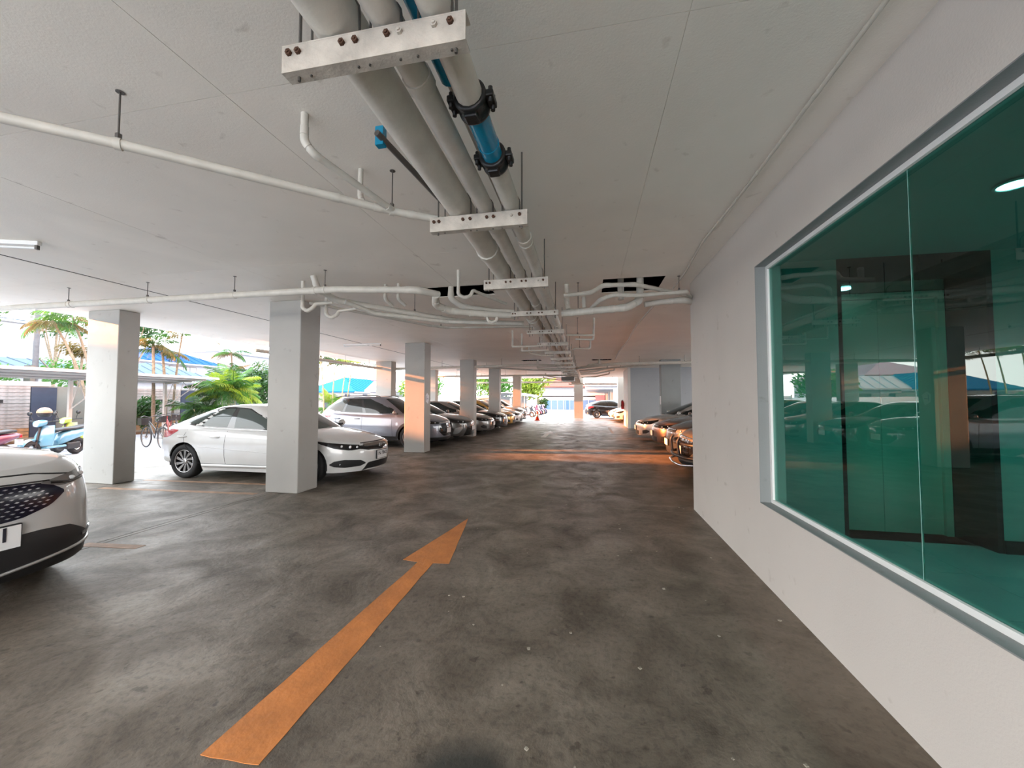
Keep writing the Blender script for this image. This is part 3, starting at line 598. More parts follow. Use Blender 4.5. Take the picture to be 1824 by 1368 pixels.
M_seam = mat('panel gap', (0.012, 0.012, 0.012), 0.8)
def paintm(name, col, metal=0.0, rough=0.28): return mat('car paint '+name, col, rough, metal, coat=1.0, spec=0.5)
def tab(T):
    xs = [a for a, b in T]; ys = [b for a, b in T]; n = len(xs)
    d = [(ys[i+1]-ys[i])/(xs[i+1]-xs[i]) for i in range(n-1)]
    m = [d[0]]+[0 if d[i-1]*d[i] <= 0 else 2*d[i-1]*d[i]/(d[i-1]+d[i]) for i in range(1, n-1)]+[d[-1]]
    def f(x):
        if x <= xs[0]: return ys[0]
        if x >= xs[-1]: return ys[-1]
        i = 0
        while x > xs[i+1]: i += 1
        h = xs[i+1]-xs[i]; t = (x-xs[i])/h
        return (2*t**3-3*t*t+1)*ys[i]+(t**3-2*t*t+t)*h*m[i]+(-2*t**3+3*t*t)*ys[i+1]+(t**3-t*t)*h*m[i+1]
    return f
def text_mesh(txt, size, m, parent, loc, rot, name='plate_digits'):
    cu = bpy.data.curves.new(name, 'FONT'); cu.body = txt; cu.size = size; cu.extrude = 0.0008; cu.align_x = 'CENTER'; cu.align_y = 'CENTER'; cu.offset = size*0.012
    to = bpy.data.objects.new('tmp', cu); C.objects.link(to)
    bpy.context.view_layer.update(); dg = bpy.context.evaluated_depsgraph_get()
    me = bpy.data.meshes.new_from_object(to.evaluated_get(dg)); bpy.data.objects.remove(to)
    me.materials.clear(); me.materials.append(m)
    o = bpy.data.objects.new(name, me); C.objects.link(o); o.parent = parent; o.location = loc; o.rotation_euler = rot; return o
DEF = dict(L=4.63, W=1.80, H=1.42, fo=0.90, wb=2.70, wr=0.325, sill=0.20, fb=0.20, rb=0.26, nf=9, mf=2.0, nr=9, mr=2.2,
    T=None, crown=0.06, insf=[(0.15, 0.06), (0.3, 0.02), (0.5, 0.0), (0.62, 0.03), (0.75, 0.12), (0.9, 0.22)],
    insr=[(0.15, 0.06), (0.3, 0.0), (0.6, 0.0), (0.9, 0.06), (1.1, 0.12)],
    insw=[(0.15, 0.05), (0.25, 0.03), (0.45, 0.0), (0.68, 0.0), (0.80, 0.018), (1.0, 0.05), (1.2, 0.08)],
    gf=None, gr=None, rf=None, rr=None, gw=0.10, rw=0.30, arch=0.045, zroof=None)
class Car:
    def __init__(s, name, label, loc, rz, paint_, P, group=None):
        s.P = p = dict(DEF); p.update(P); s.m = paint_; s.glass = p.get('glass', M_cglass)
        s.root = thing(name, label, 'car', loc, rz, group)
        L, W = p['L'], p['W']; s.L, s.W = L, W; s.h = L/2
        s.fa = s.h-p['fo']; s.ra = s.fa-p['wb']; s.Ra = p['wr']+p['arch']
        s.T = tab(p['T']); s.fi = tab(p['insf']); s.ri = tab(p['insr']); s.wi = tab(p['insw'])
        # plan outline (unit)
        U = []
        for y in np.linspace(0, 0.90, 12): U.append(((1-y**p['mf'])**(1/p['nf']), y))
        x0 = U[-1][0]*s.h; U2 = []
        for y in np.linspace(0.90, 0, 12): U2.append((-(1-y**p['mr'])**(1/p['nr']), y))
        x1 = U2[0][0]*s.h
        xs = set(np.linspace(x0, x1, 34)[1:-1])
        for w in (s.fa, s.ra):
            xs = {x for x in xs if abs(x-w) > s.Ra+0.02}
            for q in np.linspace(-1, 1, 13): xs.add(w+s.Ra*math.sin(q*math.pi/2))
            xs.add(w+s.Ra+0.002); xs.add(w-s.Ra-0.002)
        for x in sorted(xs, reverse=True):
            if x >= x0 or x <= x1: continue
            ux = x/s.h; n, m = (p['nf'], p['mf']) if ux > 0 else (p['nr'], p['mr'])
            U.append((ux, (1-abs(ux)**n)**(1/m)))
        s.U = U+U2
        a = 0; s.A = [0]
        for q, r_ in zip(s.U, s.U[1:]): a += math.hypot((r_[0]-q[0])*s.h, (r_[1]-q[1])*W/2); s.A.append(a)
        s.UX = [u[0] for u in s.U]; s.UY = [u[1] for u in s.U]
    def F(s, ux, uy, z):
        d = s.T(ux*s.h)-z; rd = 0.055*max(0, 1-max(d, 0)/0.09)**2
        x = ux*(s.h-s.fi(z)-rd*0.9) if ux > 0 else ux*(s.h-s.ri(z)-rd*0.9)
        return Vector((x, uy*(s.W/2-s.wi(z)-rd), z))
    def FA(s, a, z, sd=1):
        sg = 1 if a >= 0 else -1; a = abs(a)
        v = s.F(float(np.interp(a, s.A, s.UX)), float(np.interp(a, s.A, s.UY)), z); v.y *= sg*sd; return v
    def a_of(s, x): return float(np.interp(-x, [-u*s.h for u in s.UX], s.A))
    def B(s, x):
        p = s.P; z = p['sill']
        if x > s.fa+s.Ra: z = p['fb']
        if x < s.ra-s.Ra: z = p['rb']+(s.ra-s.Ra-x)*0.1
        for w in (s.fa, s.ra):
            if abs(x-w) <= s.Ra: z = max(z, p['wr']+math.sqrt(max(0, s.Ra**2-(x-w)**2)))
        return z
    def body(s):
        N = 14; mb = MB(); G = []
        for sd in (1, -1):
            G = []
            for ux, uy in s.U:
                x0 = ux*s.h; zb, zt = s.B(x0), s.T(x0); row = []
                for k in range(N+1):
                    t = k/N; t = 1-(1-t)**1.35; v = s.F(ux, uy, zb+(zt-zb)*t); v.y *= sd; row.append(v)
                G.append(row)
            mb.grid(G, flip=sd < 0)
        # top skin: bonnet, deck
        G = []
        cr = s.P['crown']
        for ux, uy in s.U:
            x0 = ux*s.h; v = s.F(ux, uy, s.T(x0)); e = cr*min(1, (1-abs(ux))*6)
            G.append([Vector((v.x, v.y*q, v.z+e*(1-q*q))) for q in [math.sin(w*math.pi/2) for w in np.linspace(-1, 1, 13)]])
        mb.grid(G)
        b = mb.build('body', s.m, s.root, True)
        # floor pan and arch liners
        zb = s.P['sill']+0.02; mb = MB().box(-s.h+0.4, s.h-0.40, -s.W/2+0.32, s.W/2-0.32, zb, 0.62).box(s.ra+s.Ra+0.02, s.fa-s.Ra-0.02, -s.W/2+0.05, s.W/2-0.05, zb, 0.55)
        mb.box(s.fa+s.Ra+0.02, s.h-0.45, -s.W/2+0.30, s.W/2-0.30, s.P['fb']+0.01, 0.5).box(-s.h+0.45, s.ra-s.Ra-0.02, -s.W/2+0.3, s.W/2-0.3, s.P['rb']+0.03, 0.5)
        for w in (s.fa, s.ra):
            for sd in (1, -1):
                R_ = s.Ra-0.003
                G = [[Vector((w+R_*math.cos(a), sd*y, s.P['wr']+R_*math.sin(a))) for a in np.linspace(-0.25, math.pi+0.25, 14)] for y in (s.W/2-0.045, s.W/2-0.29)]
                mb.grid(G)
        mb.build('underbody', M_blk, s.root, True, recalc=False)
        # cladding lip of the arch
        if s.P.get('clad'):
            for w in (s.fa, s.ra):
                for sd in (1, -1):
                    mb = MB(); G = []
                    for a in np.linspace(-0.12, math.pi+0.12, 18):
                        row = []
                        for rr in (s.Ra-0.004, s.Ra+0.07):
                            x = w+rr*math.cos(a); z = s.P['wr']+rr*math.sin(a); aa = s.a_of(x); v = s.FA(aa, max(z, 0.2), sd); v.z = z; v.y += sd*0.008; row.append(v)
                        G.append(row)
                    mb.grid(G, flip=False); mb.build('arch_cladding', M_blk, s.root, True)
    def nrm(s, f, a, b, e=0.004):
        p = f(a, b); n = (f(a+e, b)-p).cross(f(a, b+e)-p)
        if n.length < 1e-12: return Vector((1, 0, 0))
        n.normalize()
        if n.dot(p-Vector((p.x*0.7, 0, 0.5))) < 0: n = -n
        return n
    def patch(s, cols, m, name, off=0.004, f=None, n=None, k=6, parent=None, label=None, skirt=0.015):
        f = f or s.FA
        ca = [c[0] for c in cols]; T = [c[1] for c in cols]; Bo = [c[2] for c in cols]
        n = n or max(6, int(abs(ca[-1]-ca[0])/0.05))
        G = []
        for q in np.linspace(0, 1, n+1):
            a = float(np.interp(q*(len(ca)-1), range(len(ca)), ca)); t = float(np.interp(q*(len(ca)-1), range(len(ca)), T)); b = float(np.interp(q*(len(ca)-1), range(len(ca)), Bo))
            row = []
            for j in range(k+1):
                z = b+(t-b)*j/k; row.append(f(a, z)+s.nrm(f, a, z)*off)
            e0 = f(a, b)-s.nrm(f, a, b)*skirt; e1 = f(a, t)-s.nrm(f, a, t)*skirt
            G.append([e0]+row+[e1])
        G = [list(G[0])]+G+[list(G[-1])]
        for i, e in ((0, 1), (len(G)-1, -2)):
            a = ca[0] if i == 0 else ca[-1]
            G[i] = [g-(s.nrm(f, a, (T[0]+Bo[0])/2 if i == 0 else (T[-1]+Bo[-1])/2)*(off+skirt)) if 0 < j < len(G[i])-1 else g for j, g in enumerate(G[i])]
        mb = MB(); Vg = mb.grid(G)
        def sharp(p, q):
            e = mb.bm.edges.get((p, q))
            if e: e.smooth = False
        for r_ in Vg:
            pass
        for i in range(1, len(Vg)-1):
            for j in (1, len(Vg[i])-2):
                if i < len(Vg)-2: sharp(Vg[i][j], Vg[i+1][j])
        for i in (1, len(Vg)-2):
            for j in range(1, len(Vg[i])-2): sharp(Vg[i][j], Vg[i][j+1])
        o = mb.build(name, m, parent or s.root, True)
        if parent is not None: o.location -= parent.location
        if label: o['label'] = label
        return o
    def strip(s, pts, w, m, name, off=0.003, f=None, vert=False, parent=None):
        # ribbon following surface points (a, z), width w
        f = f or s.FA; G = []
        Q = []
        for (a, b), (c, d) in zip(pts, pts[1:]):
            n = max(1, int(max(abs(c-a), abs(d-b))/0.06))
            for i in range(n): Q.append((a+(c-a)*i/n, b+(d-b)*i/n))
        Q.append(pts[-1])
        for i, (a, z) in enumerate(Q):
            p, q = Q[max(0, i-1)], Q[min(len(Q)-1, i+1)]
            da, dz = q[0]-p[0], q[1]-p[1]; l = math.hypot(da, dz) or 1; na, nz = -dz/l*w/2, da/l*w/2
            N = s.nrm(f, a, z)
            G.append([f(a+na, z+nz)+N*(-0.004), f(a+na, z+nz)+N*off, f(a-na, z-nz)+N*off, f(a-na, z-nz)+N*(-0.004)])
        mb = MB(); mb.grid(G); return mb.build(name, m, s.root, True)
    # ---- greenhouse
    def GH(s, th, t):
        p = s.P; q = s.gU; u = float(np.interp(th, q[0], q[1])); v = float(np.interp(th, q[0], q[2]))
        def lp(xf, xr, hw): xm = (xf+xr)/2; return xm+u*(xf-xm), v*hw
        xb, yb = lp(p['gf'], p['gr'], s.W/2-p['gw']); xr, yr = lp(p['rf'], p['rr'], s.W/2-p['rw'])
        zb = s.T(xb)-0.02+ (s.P['crown']*0.8*(1-min(1, abs(yb)/(s.W/2-p['gw'])))**1 if abs(u) > 0.6 else 0); zr = s.ZR(xr)
        t2 = t; bul = math.sin(math.pi*min(max(t, 0), 1))*0.028
        x = xb+(xr-xb)*t2+(u**3)*bul*1.6; y = yb+(yr-yb)*t2+bul*v; z = zb+(zr-zb)*t2
        rd = max(0, (t-0.9)/0.1)**2*0.02
        return Vector((x-u*rd, y-v*rd, z-0.0))
    def greenhouse(s):
        p = s.P; n, m = 6.0, 2.2; U = []
        for y in np.linspace(0, 0.9, 8): U.append(((1-y**m)**(1/n), y))
        xa = U[-1][0]
        for x in np.linspace(xa, -xa, 22)[1:-1]: U.append((x, (1-abs(x)**n)**(1/m)))
        for y in np.linspace(0.9, 0, 8): U.append((-(1-y**m)**(1/n), y))
        s.gU = (list(np.linspace(0, 1, len(U))), [u[0] for u in U], [u[1] for u in U]); s.gN = len(U)
        s.ZR = tab(p['zroof'])
        mb = MB()
        for sd in (1, -1):
            G = [[Vector((v.x, v.y*sd, v.z)) for v in [s.GH(i/(len(U)-1), t) for t in np.linspace(0, 1, 9)]] for i in range(len(U))]
            mb.grid(G, flip=sd < 0)
        G = []
        for i in range(len(U)):
            v = s.GH(i/(len(U)-1), 1.0); e = 0.035*min(1, (1-abs(U[i][0]))*5)
            G.append([Vector((v.x, v.y*q, v.z+e*(1-q*q))) for q in np.linspace(-1, 1, 9)])
        mb.grid(G); s.roof = mb.build('roof', s.m, s.root, True)
    def th_of(s, xb):   # theta for a base-loop x
        p = s.P; xm = (p['gf']+p['gr'])/2; u = (xb-xm)/(p['gf']-xm); return float(np.interp(-u, [-q for q in s.gU[1]], s.gU[0]))
    def window(s, cols, name, m=None, off=0.004, both=True, label=None, k=5):
        # cols: (x on the base loop, t top, t bottom)
        for sd in ((1, -1) if both else (1,)):
            f = lambda a, b, sd=sd: (lambda v: Vector((v.x, v.y*sd, v.z)))(s.GH(a, b))
            s.patch([(s.th_of(c[0]), c[1], c[2]) for c in cols], m or s.glass, name, off, f, n=10, k=k, label=label)
    def screen(s, th, t1, t0, rear=False, m=None):
        f = lambda a, b: (lambda v: Vector((v.x, v.y*(1 if a >= 0 else -1), v.z)))(s.GH(1-abs(a) if rear else abs(a), b))
        s.patch([(-th, t1-0.03, t0), (-th*0.8, t1, t0), (0, t1, t0), (th*0.8, t1, t0), (th, t1-0.03, t0)], m or s.glass, 'rear_window' if rear else 'windscreen', 0.004, f, n=14, k=5)
    def wheels(s, style='five', tw=0.205, rr=None):
        r = s.P['wr']; rr = rr or r*0.68
        mt = MB().lathe([(rr, -tw/2+0.02), (rr+0.01, -tw/2+0.005), (r-0.03, -tw/2), (r-0.006, -tw/2+0.02), (r, -tw/2+0.05), (r, tw/2-0.05), (r-0.006, tw/2-0.02), (r-0.03, tw/2), (rr+0.01, tw/2-0.005), (rr, tw/2-0.02)], 'y', 36, closed=True)
        base = mt.build('wheel', M_tire, None, True, keep=True)
        md = MB().lathe([(rr, -0.09), (rr, tw/2-0.02), (rr-0.015, tw/2-0.02), (rr-0.022, tw/2-0.05), (rr-0.03, -0.03), (0.0, -0.03)], 'y', 30)
        dish = md.build('rim', M_alloyd, base, True, keep=True)
        ms = MB().lathe([(rr, tw/2-0.022), (rr, tw/2-0.012), (rr-0.014, tw/2-0.012), (rr-0.014, tw/2-0.03)], 'y', 30, closed=True)
        yo = tw/2-0.024
        ns = {'turbine': 10, 'five': 5, 'ten': 10, 'six': 6}[style]
        for i in range(ns):
            a0 = 2*math.pi*i/ns
            subs = [(0, 0)] if style != 'five' else [(-0.16, -0.05), (0.16, 0.05)]
            for da, db in subs:
                tw_ = 0.42 if style == 'turbine' else 0
                wi, wo = (0.026, 0.058) if style == 'turbine' else ((0.016, 0.017) if style in ('five', 'ten') else (0.03, 0.035))
                P_ = []
                for rad, ang, w_, yy in ((0.045, a0+db*2, wi, yo-0.012), (rr-0.012, a0+da+tw_, wo, yo)):
                    c, d = math.cos(ang), math.sin(ang)
                    for sw in (-1, 1):
                        for dy in (0, -0.018): P_.append((rad*c-sw*w_/2*d, yy+dy, rad*d+sw*w_/2*c))
                ms.hull(P_)
        ms.lathe([(0.05, yo-0.03), (0.05, yo-0.004), (0.035, yo+0.002), (0.0, yo+0.002)], 'y', 16)
        sp = ms.build('spokes', M_alloy, base, True, keep=True)
        for w in (s.fa, s.ra):
            for sd in (1, -1):
                o = base if (w, sd) == (s.fa, 1) else dup_tree(base)
                o.parent = s.root; o.location = (w, sd*(s.W/2-tw/2-0.012), r); o.rotation_euler = (0, 0.3 if w == s.fa else 0.7, 0 if sd > 0 else math.pi)
    def doors(s, xs, zlow, arc=None):
        for sd in (1, -1):
            f = lambda a, z, sd=sd: s.FA(a, z, sd)
            for x in xs: s.strip([(s.a_of(x), zlow), (s.a_of(x-0.02), s.T(x)-0.03)], 0.007, M_seam, 'door_gap', 0.0015, f)
            if arc: s.strip([(s.a_of(x), z) for x, z in arc], 0.007, M_seam, 'door_gap', 0.0015, f)
            s.strip([(s.a_of(xs[0]), zlow), (s.a_of(arc[0][0] if arc else xs[-1]), zlow)], 0.006, M_seam, 'door_gap', 0.0015, f)
    def handles(s, xs, z, m=None):
        for x in xs:
            for sd in (1, -1):
                v = s.FA(s.a_of(x), z, sd)
                mb = MB(); y0 = v.y+sd*0.004; mb.tube([(x-0.10, y0, z), (x-0.07, y0+sd*0.024, z), (x+0.06, y0+sd*0.028, z), (x+0.10, y0, z)], 0.013, 8, 0.03)
                mb.build('door_handle', m or s.m, s.root, True)
    def mirrors(s, x, z, m=None, y=None):
        for sd in (1, -1):
            y0 = sd*(y or (s.W/2-0.06)); mb = MB()
            mb.lathe([(0.0, -0.02), (0.055, 0.0), (0.075, 0.03), (0.075, 0.07), (0.05, 0.10), (0.0, 0.11)], 'x', 14)
            bmesh.ops.scale(mb.bm, vec=(0.85, 1.3, 0.95), verts=mb.bm.verts)
            bmesh.ops.translate(mb.bm, vec=(x-0.03, y0+sd*0.10, z+0.05), verts=mb.bm.verts)
            o = mb.build('side_mirror', m or s.m, s.root, True)
            mb = MB().hull([(x+0.06+dx, y0+sd*dy, z+dz) for dx, dy, dz in ((0, -0.02, -0.02), (-0.06, -0.02, -0.02), (0, 0.08, 0.02), (-0.05, 0.08, 0.02), (0, 0.08, 0.05), (0, -0.02, 0.04), (-0.05, 0.08, 0.05), (-0.06, -0.02, 0.04))])
            mb.build('mirror_foot', M_blk, s.root, True)
    def plate(s, z, txt=None, small=None, front=True, dy=0.0, w=0.34, h=0.15):
        v = s.FA(dy, z); x = v.x+0.014
        holder = MB().box(x-0.02, x+0.004, dy-w/2-0.008, dy+w/2+0.008, z-h/2-0.008, z+h/2+0.008, 0.003).build('plate_holder', M_blk, s.root, True)
        pl = MB().box(x+0.004, x+0.007, dy-w/2, dy+w/2, z-h/2, z+h/2).build('number_plate', M_plate, s.root, True)
        if txt: text_mesh(txt, h*(0.88 if h > 0.155 else 0.62), M_pink, pl, (0.0042, 0, h*0.62), (R(90), 0, R(90)))
        if small: text_mesh(small, h*0.25, M_pink, pl, (0.0042, 0, h*0.16), (R(90), 0, R(90)), 'plate_line')
        return pl
    def lampset(s, cols, bulbs, m=None, name='headlamp', sd=(1, -1)):
        for q in sd:
            f = lambda a, z, q=q: s.FA(a, z, q)
            o = s.patch(cols, m or M_gblk, name, 0.005, f, n=14, k=5)
            for a, z, r in bulbs:
                p = f(a, z)+s.nrm(f, a, z)*0.006; mb = MB()
                bmesh.ops.create_uvsphere(mb.bm, u_segments=12, v_segments=8, radius=r); bmesh.ops.scale(mb.bm, vec=(0.5, 1, 0.8), verts=mb.bm.verts)
                for fc in mb.bm.faces: fc.smooth = True
                bmesh.ops.translate(mb.bm, vec=p, verts=mb.bm.verts); b = mb.build('lamp_bulb', M_lensb, o, True); b.location -= o.location
def sedanT(h, nose, cowl, belt, deck, tail):   # body edge heights
    return [(-h, tail), (-h+0.12, deck), (-h+0.75, deck+0.01), (-0.4, belt-0.02), (0.65, belt-0.05), (h-1.25, cowl), (h-0.55, nose+0.085), (h-0.15, nose+0.01), (h, nose-0.02)]

# ---- white sedan between the two nearest pillars
W_white = paintm('white', (0.60, 0.60, 0.59))
c = Car('sedan', 'white sedan parked nose out between the two nearest pillars', (-6.33, 7.03, 0), 0, W_white,
    dict(L=4.64, W=1.80, fo=0.95, wb=2.70, wr=0.325, nf=7, mf=1.9, T=[(-2.32, 0.86), (-2.24, 0.985), (-1.7, 1.01), (-0.8, 0.955), (0.0, 0.935), (0.85, 0.905), (1.25, 0.88), (1.75, 0.80), (2.1, 0.735), (2.32, 0.705)],
    insf=[(0.15, 0.10), (0.22, 0.03), (0.4, 0.0), (0.55, 0.005), (0.66, 0.05), (0.72, 0.10), (0.9, 0.2)],
    insr=[(0.25, 0.12), (0.40, 0.02), (0.6, 0.0), (0.8, 0.04), (1.0, 0.14)],
    crown=0.075, gf=1.28, gr=-2.12, rf=0.28, rr=-0.98, gw=0.10, rw=0.27, sill=0.17, fb=0.19, rb=0.28,
    zroof=[(-1.4, 1.30), (-0.9, 1.365), (-0.4, 1.395), (0.1, 1.375), (0.4, 1.34)], glass=M_cglass2))
c.body(); c.greenhouse(); c.screen(0.17, 0.93, 0.10); c.screen(0.17, 0.9, 0.2, True)
c.window([(1.16, 0.13, 0.09), (0.75, 0.52, 0.08), (0.3, 0.90, 0.07), (-0.6, 0.935, 0.07), (-1.35, 0.93, 0.10), (-1.72, 0.48, 0.16)], 'window_surround', M_gblk, 0.0025)
c.window([(0.95, 0.22, 0.13), (0.6, 0.60, 0.12), (0.25, 0.86, 0.11), (-0.28, 0.88, 0.11)], 'side_window')
c.window([(-0.46, 0.88, 0.12), (-0.8, 0.88, 0.12), (-1.08, 0.84, 0.13), (-1.10, 0.80, 0.14)], 'side_window')
c.window([(-1.22, 0.72, 0.17), (-1.40, 0.68, 0.17), (-1.66, 0.36, 0.20)], 'quarter_window')
c.wheels('turbine'); c.doors([0.80, -0.38], 0.30, [(-1.02, 0.30), (-1.13, 0.44), (-1.28, 0.62), (-1.38, 0.80), (-1.34, 0.93)])
c.handles([-0.62, -1.38], 0.80); c.mirrors(0.78, 0.94)
for sd in (1, -1):
    f = lambda a, z, sd=sd: c.FA(a, z, sd)
    c.strip([(c.a_of(1.05), 0.28), (c.a_of(-0.95), 0.26)], 0.05, W_white, 'sill_skirt', 0.018, f)
    c.strip([(c.a_of(0.78), 0.52), (c.a_of(-1.0), 0.62)], 0.010, W_white, 'body_crease', 0.004, f)
c.lampset([(0.50, 0.672, 0.600), (0.70, 0.692, 0.585), (0.95, 0.722, 0.625), (1.16, 0.752, 0.705), (1.26, 0.765, 0.755)], [(0.56, 0.635, 0.028), (0.68, 0.645, 0.034), (0.82, 0.66, 0.030)])
c.patch([(-0.52, 0.655, 0.60), (-0.35, 0.655, 0.565), (0, 0.655, 0.55), (0.35, 0.655, 0.565), (0.52, 0.655, 0.60)], M_gblk, 'grille', 0.006)
c.patch([(-0.42, 0.672, 0.635), (0, 0.682, 0.63), (0.42, 0.672, 0.635)], mat('dark chrome', (0.35, 0.34, 0.33), 0.15, 0.9), 'grille_bar', 0.016)
c.patch([(-0.44, 0.702, 0.690), (0, 0.706, 0.694), (0.44, 0.702, 0.690)], M_seam, 'bonnet_gap', 0.004)
v = c.FA(0, 0.635)
mb = MB(); mb.lathe([(0.042, 0.0), (0.042, 0.008), (0.034, 0.008), (0.034, 0.0)], 'x', 20, (v.x+0.017, 0, 0.635), closed=True)
for y in (-0.014, 0.014): mb.box(v.x+0.018, v.x+0.026, y-0.004, y+0.004, 0.612, 0.658)
mb.box(v.x+0.018, v.x+0.026, -0.014, 0.014, 0.631, 0.639); mb.build('emblem', M_chrome, c.root, True)
for sd in (1, -1):
    f = lambda a, z, sd=sd: c.FA(a, z, sd)
    c.patch([(0.42, 0.345, 0.325), (0.52, 0.40, 0.29), (0.80, 0.425, 0.28), (0.98, 0.40, 0.30), (1.06, 0.35, 0.335)], M_blk, 'fog_recess', 0.005, f)
    p = f(0.88, 0.34); MB().lathe([(0.024, 0), (0.024, 0.012), (0, 0.016)], 'x', 12, (p.x-0.004, p.y, p.z)).build('fog_lamp', M_lens, c.root, True)
c.patch([(-0.46, 0.20, 0.195), (-0.36, 0.34, 0.22), (0, 0.35, 0.225), (0.36, 0.34, 0.22), (0.46, 0.20, 0.195)], M_blk, 'lower_intake', 0.005)
c.plate(0.455, '1N 7862', w=0.34)
aR = c.A[-1]
c.lampset([(aR-1.32, 0.925, 0.90), (aR-1.12, 0.945, 0.78), (aR-0.85, 0.95, 0.76), (aR-0.55, 0.94, 0.76), (aR-0.40, 0.90, 0.80)], [], M_tail, 'tail_lamp')

# ---- white crossover cut by the left edge of the picture
W_w2 = paintm('pearl white', (0.56, 0.56, 0.55))
c = Car('crossover', 'white crossover with patterned grille entering from the left edge of the picture', (-6.28, 1.865, 0), 0, W_w2,
    dict(L=4.34, W=1.82, fo=0.88, wb=2.61, wr=0.345, nf=12, mf=2.35, T=[(-2.17, 0.95), (-2.0, 1.06), (-1.0, 1.05), (0.3, 1.06), (0.8, 1.08), (1.1, 1.08), (1.6, 1.06), (2.0, 1.015), (2.17, 0.99)],
    insf=[(0.15, 0.14), (0.24, -0.02), (0.40, -0.02), (0.55, 0.0), (0.8, 0.02), (0.9, 0.045), (0.97, 0.09), (1.1, 0.2)],
    insr=[(0.25, 0.1), (0.5, 0.0), (1.0, 0.05)], crown=0.075, gf=1.10, gr=-2.08, rf=0.25, rr=-1.35, gw=0.09, rw=0.26, sill=0.22, fb=0.20,
    zroof=[(-1.6, 1.50), (-0.8, 1.56), (0.0, 1.57), (0.3, 1.54)], clad=True))
c.body(); c.greenhouse(); c.screen(0.17, 0.93, 0.08); c.screen(0.17, 0.9, 0.2, True)
c.window([(0.9, 0.25, 0.10), (0.5, 0.78, 0.10), (0.2, 0.9, 0.10), (-1.2, 0.9, 0.12), (-1.8, 0.7, 0.3)], 'side_window')
c.wheels('five'); c.mirrors(0.10, 1.06); c.doors([0.65, -0.4], 0.34, None)
c.patch([(-0.57, 0.79, 0.77), (-0.46, 0.868, 0.69), (-0.28, 0.880, 0.635), (0, 0.890, 0.62), (0.28, 0.880, 0.635), (0.46, 0.868, 0.69), (0.57, 0.79, 0.77)], mat('navy black grille', (0.006, 0.006, 0.018), 0.15), 'grille', 0.004)
mb = MB(); fr_ = c.FA
for r_ in range(9):
    z = 0.655+r_*0.0255
    for q in range(-14, 15):
        a = (q+0.5*(r_ % 2))*0.052; lim = np.interp(z, [0.63, 0.70, 0.775, 0.86], [0.24, 0.43, 0.51, 0.43])
        if abs(a) > lim-0.02: continue
        n_ = c.nrm(fr_, a, z)
        P_ = [fr_(a+da, z+dz)+n_*o_ for da, dz in ((-0.015, -0.001), (0, 0.005), (0.015, 0.001), (0, -0.005)) for o_ in (0.003, 0.009)]
        mb.hull(P_)
o = mb.build('grille_studs', mat('satin studs', (0.45, 0.45, 0.46), 0.3, 0.8), c.root, True); o['kind'] = 'stuff'
c.strip([(-0.66, 0.905), (-0.4, 0.945), (0, 0.960), (0.4, 0.945), (0.66, 0.905)], 0.008, M_seam, 'bonnet_gap', 0.002)
c.strip([(-0.48, 0.880), (0, 0.900), (0.48, 0.880)], 0.010, M_gblk, 'grille_edge', 0.006)
c.lampset([(0.42, 0.873, 0.862), (0.56, 0.897, 0.822), (0.74, 0.925, 0.840), (0.88, 0.935, 0.865), (0.98, 0.94, 0.915)], [(0.66, 0.868, 0.024), (0.78, 0.885, 0.022)], mat('clear lamp cover', (0.30, 0.30, 0.30), 0.1, 0.6, coat=1.0))
for sd in (1, -1):
    c.strip([(0.48, 0.862), (0.62, 0.842), (0.80, 0.862)], 0.022, M_gblk, 'lamp_insert', 0.010, lambda a, z, sd=sd: c.FA(a, z, sd))
c.patch([(-1.25, 0.37, 0.21), (-0.98, 0.385, 0.20), (-0.80, 0.40, 0.20), (-0.60, 0.50, 0.20), (-0.4, 0.52, 0.2), (0, 0.52, 0.20), (0.4, 0.52, 0.2), (0.60, 0.50, 0.20), (0.80, 0.40, 0.20), (0.98, 0.385, 0.20), (1.25, 0.37, 0.21)], M_blk, 'lower_bumper', 0.004, n=50)
c.strip([(-1.20, 0.36), (-0.95, 0.335), (0, 0.26), (0.95, 0.335), (1.20, 0.36)], 0.018, mat('silver trim', (0.6, 0.6, 0.6), 0.3, 0.7), 'bumper_trim', 0.016)
for sd in (1, -1): c.strip([(0.72, 0.385), (0.9, 0.415), (1.1, 0.425)], 0.022, M_gblk, 'bumper_slot', 0.012, lambda a, z, sd=sd: c.FA(a, z, sd))
pl = c.plate(0.525, '1111', 'กรุงเทพ', w=0.38, h=0.16, dy=0.075)

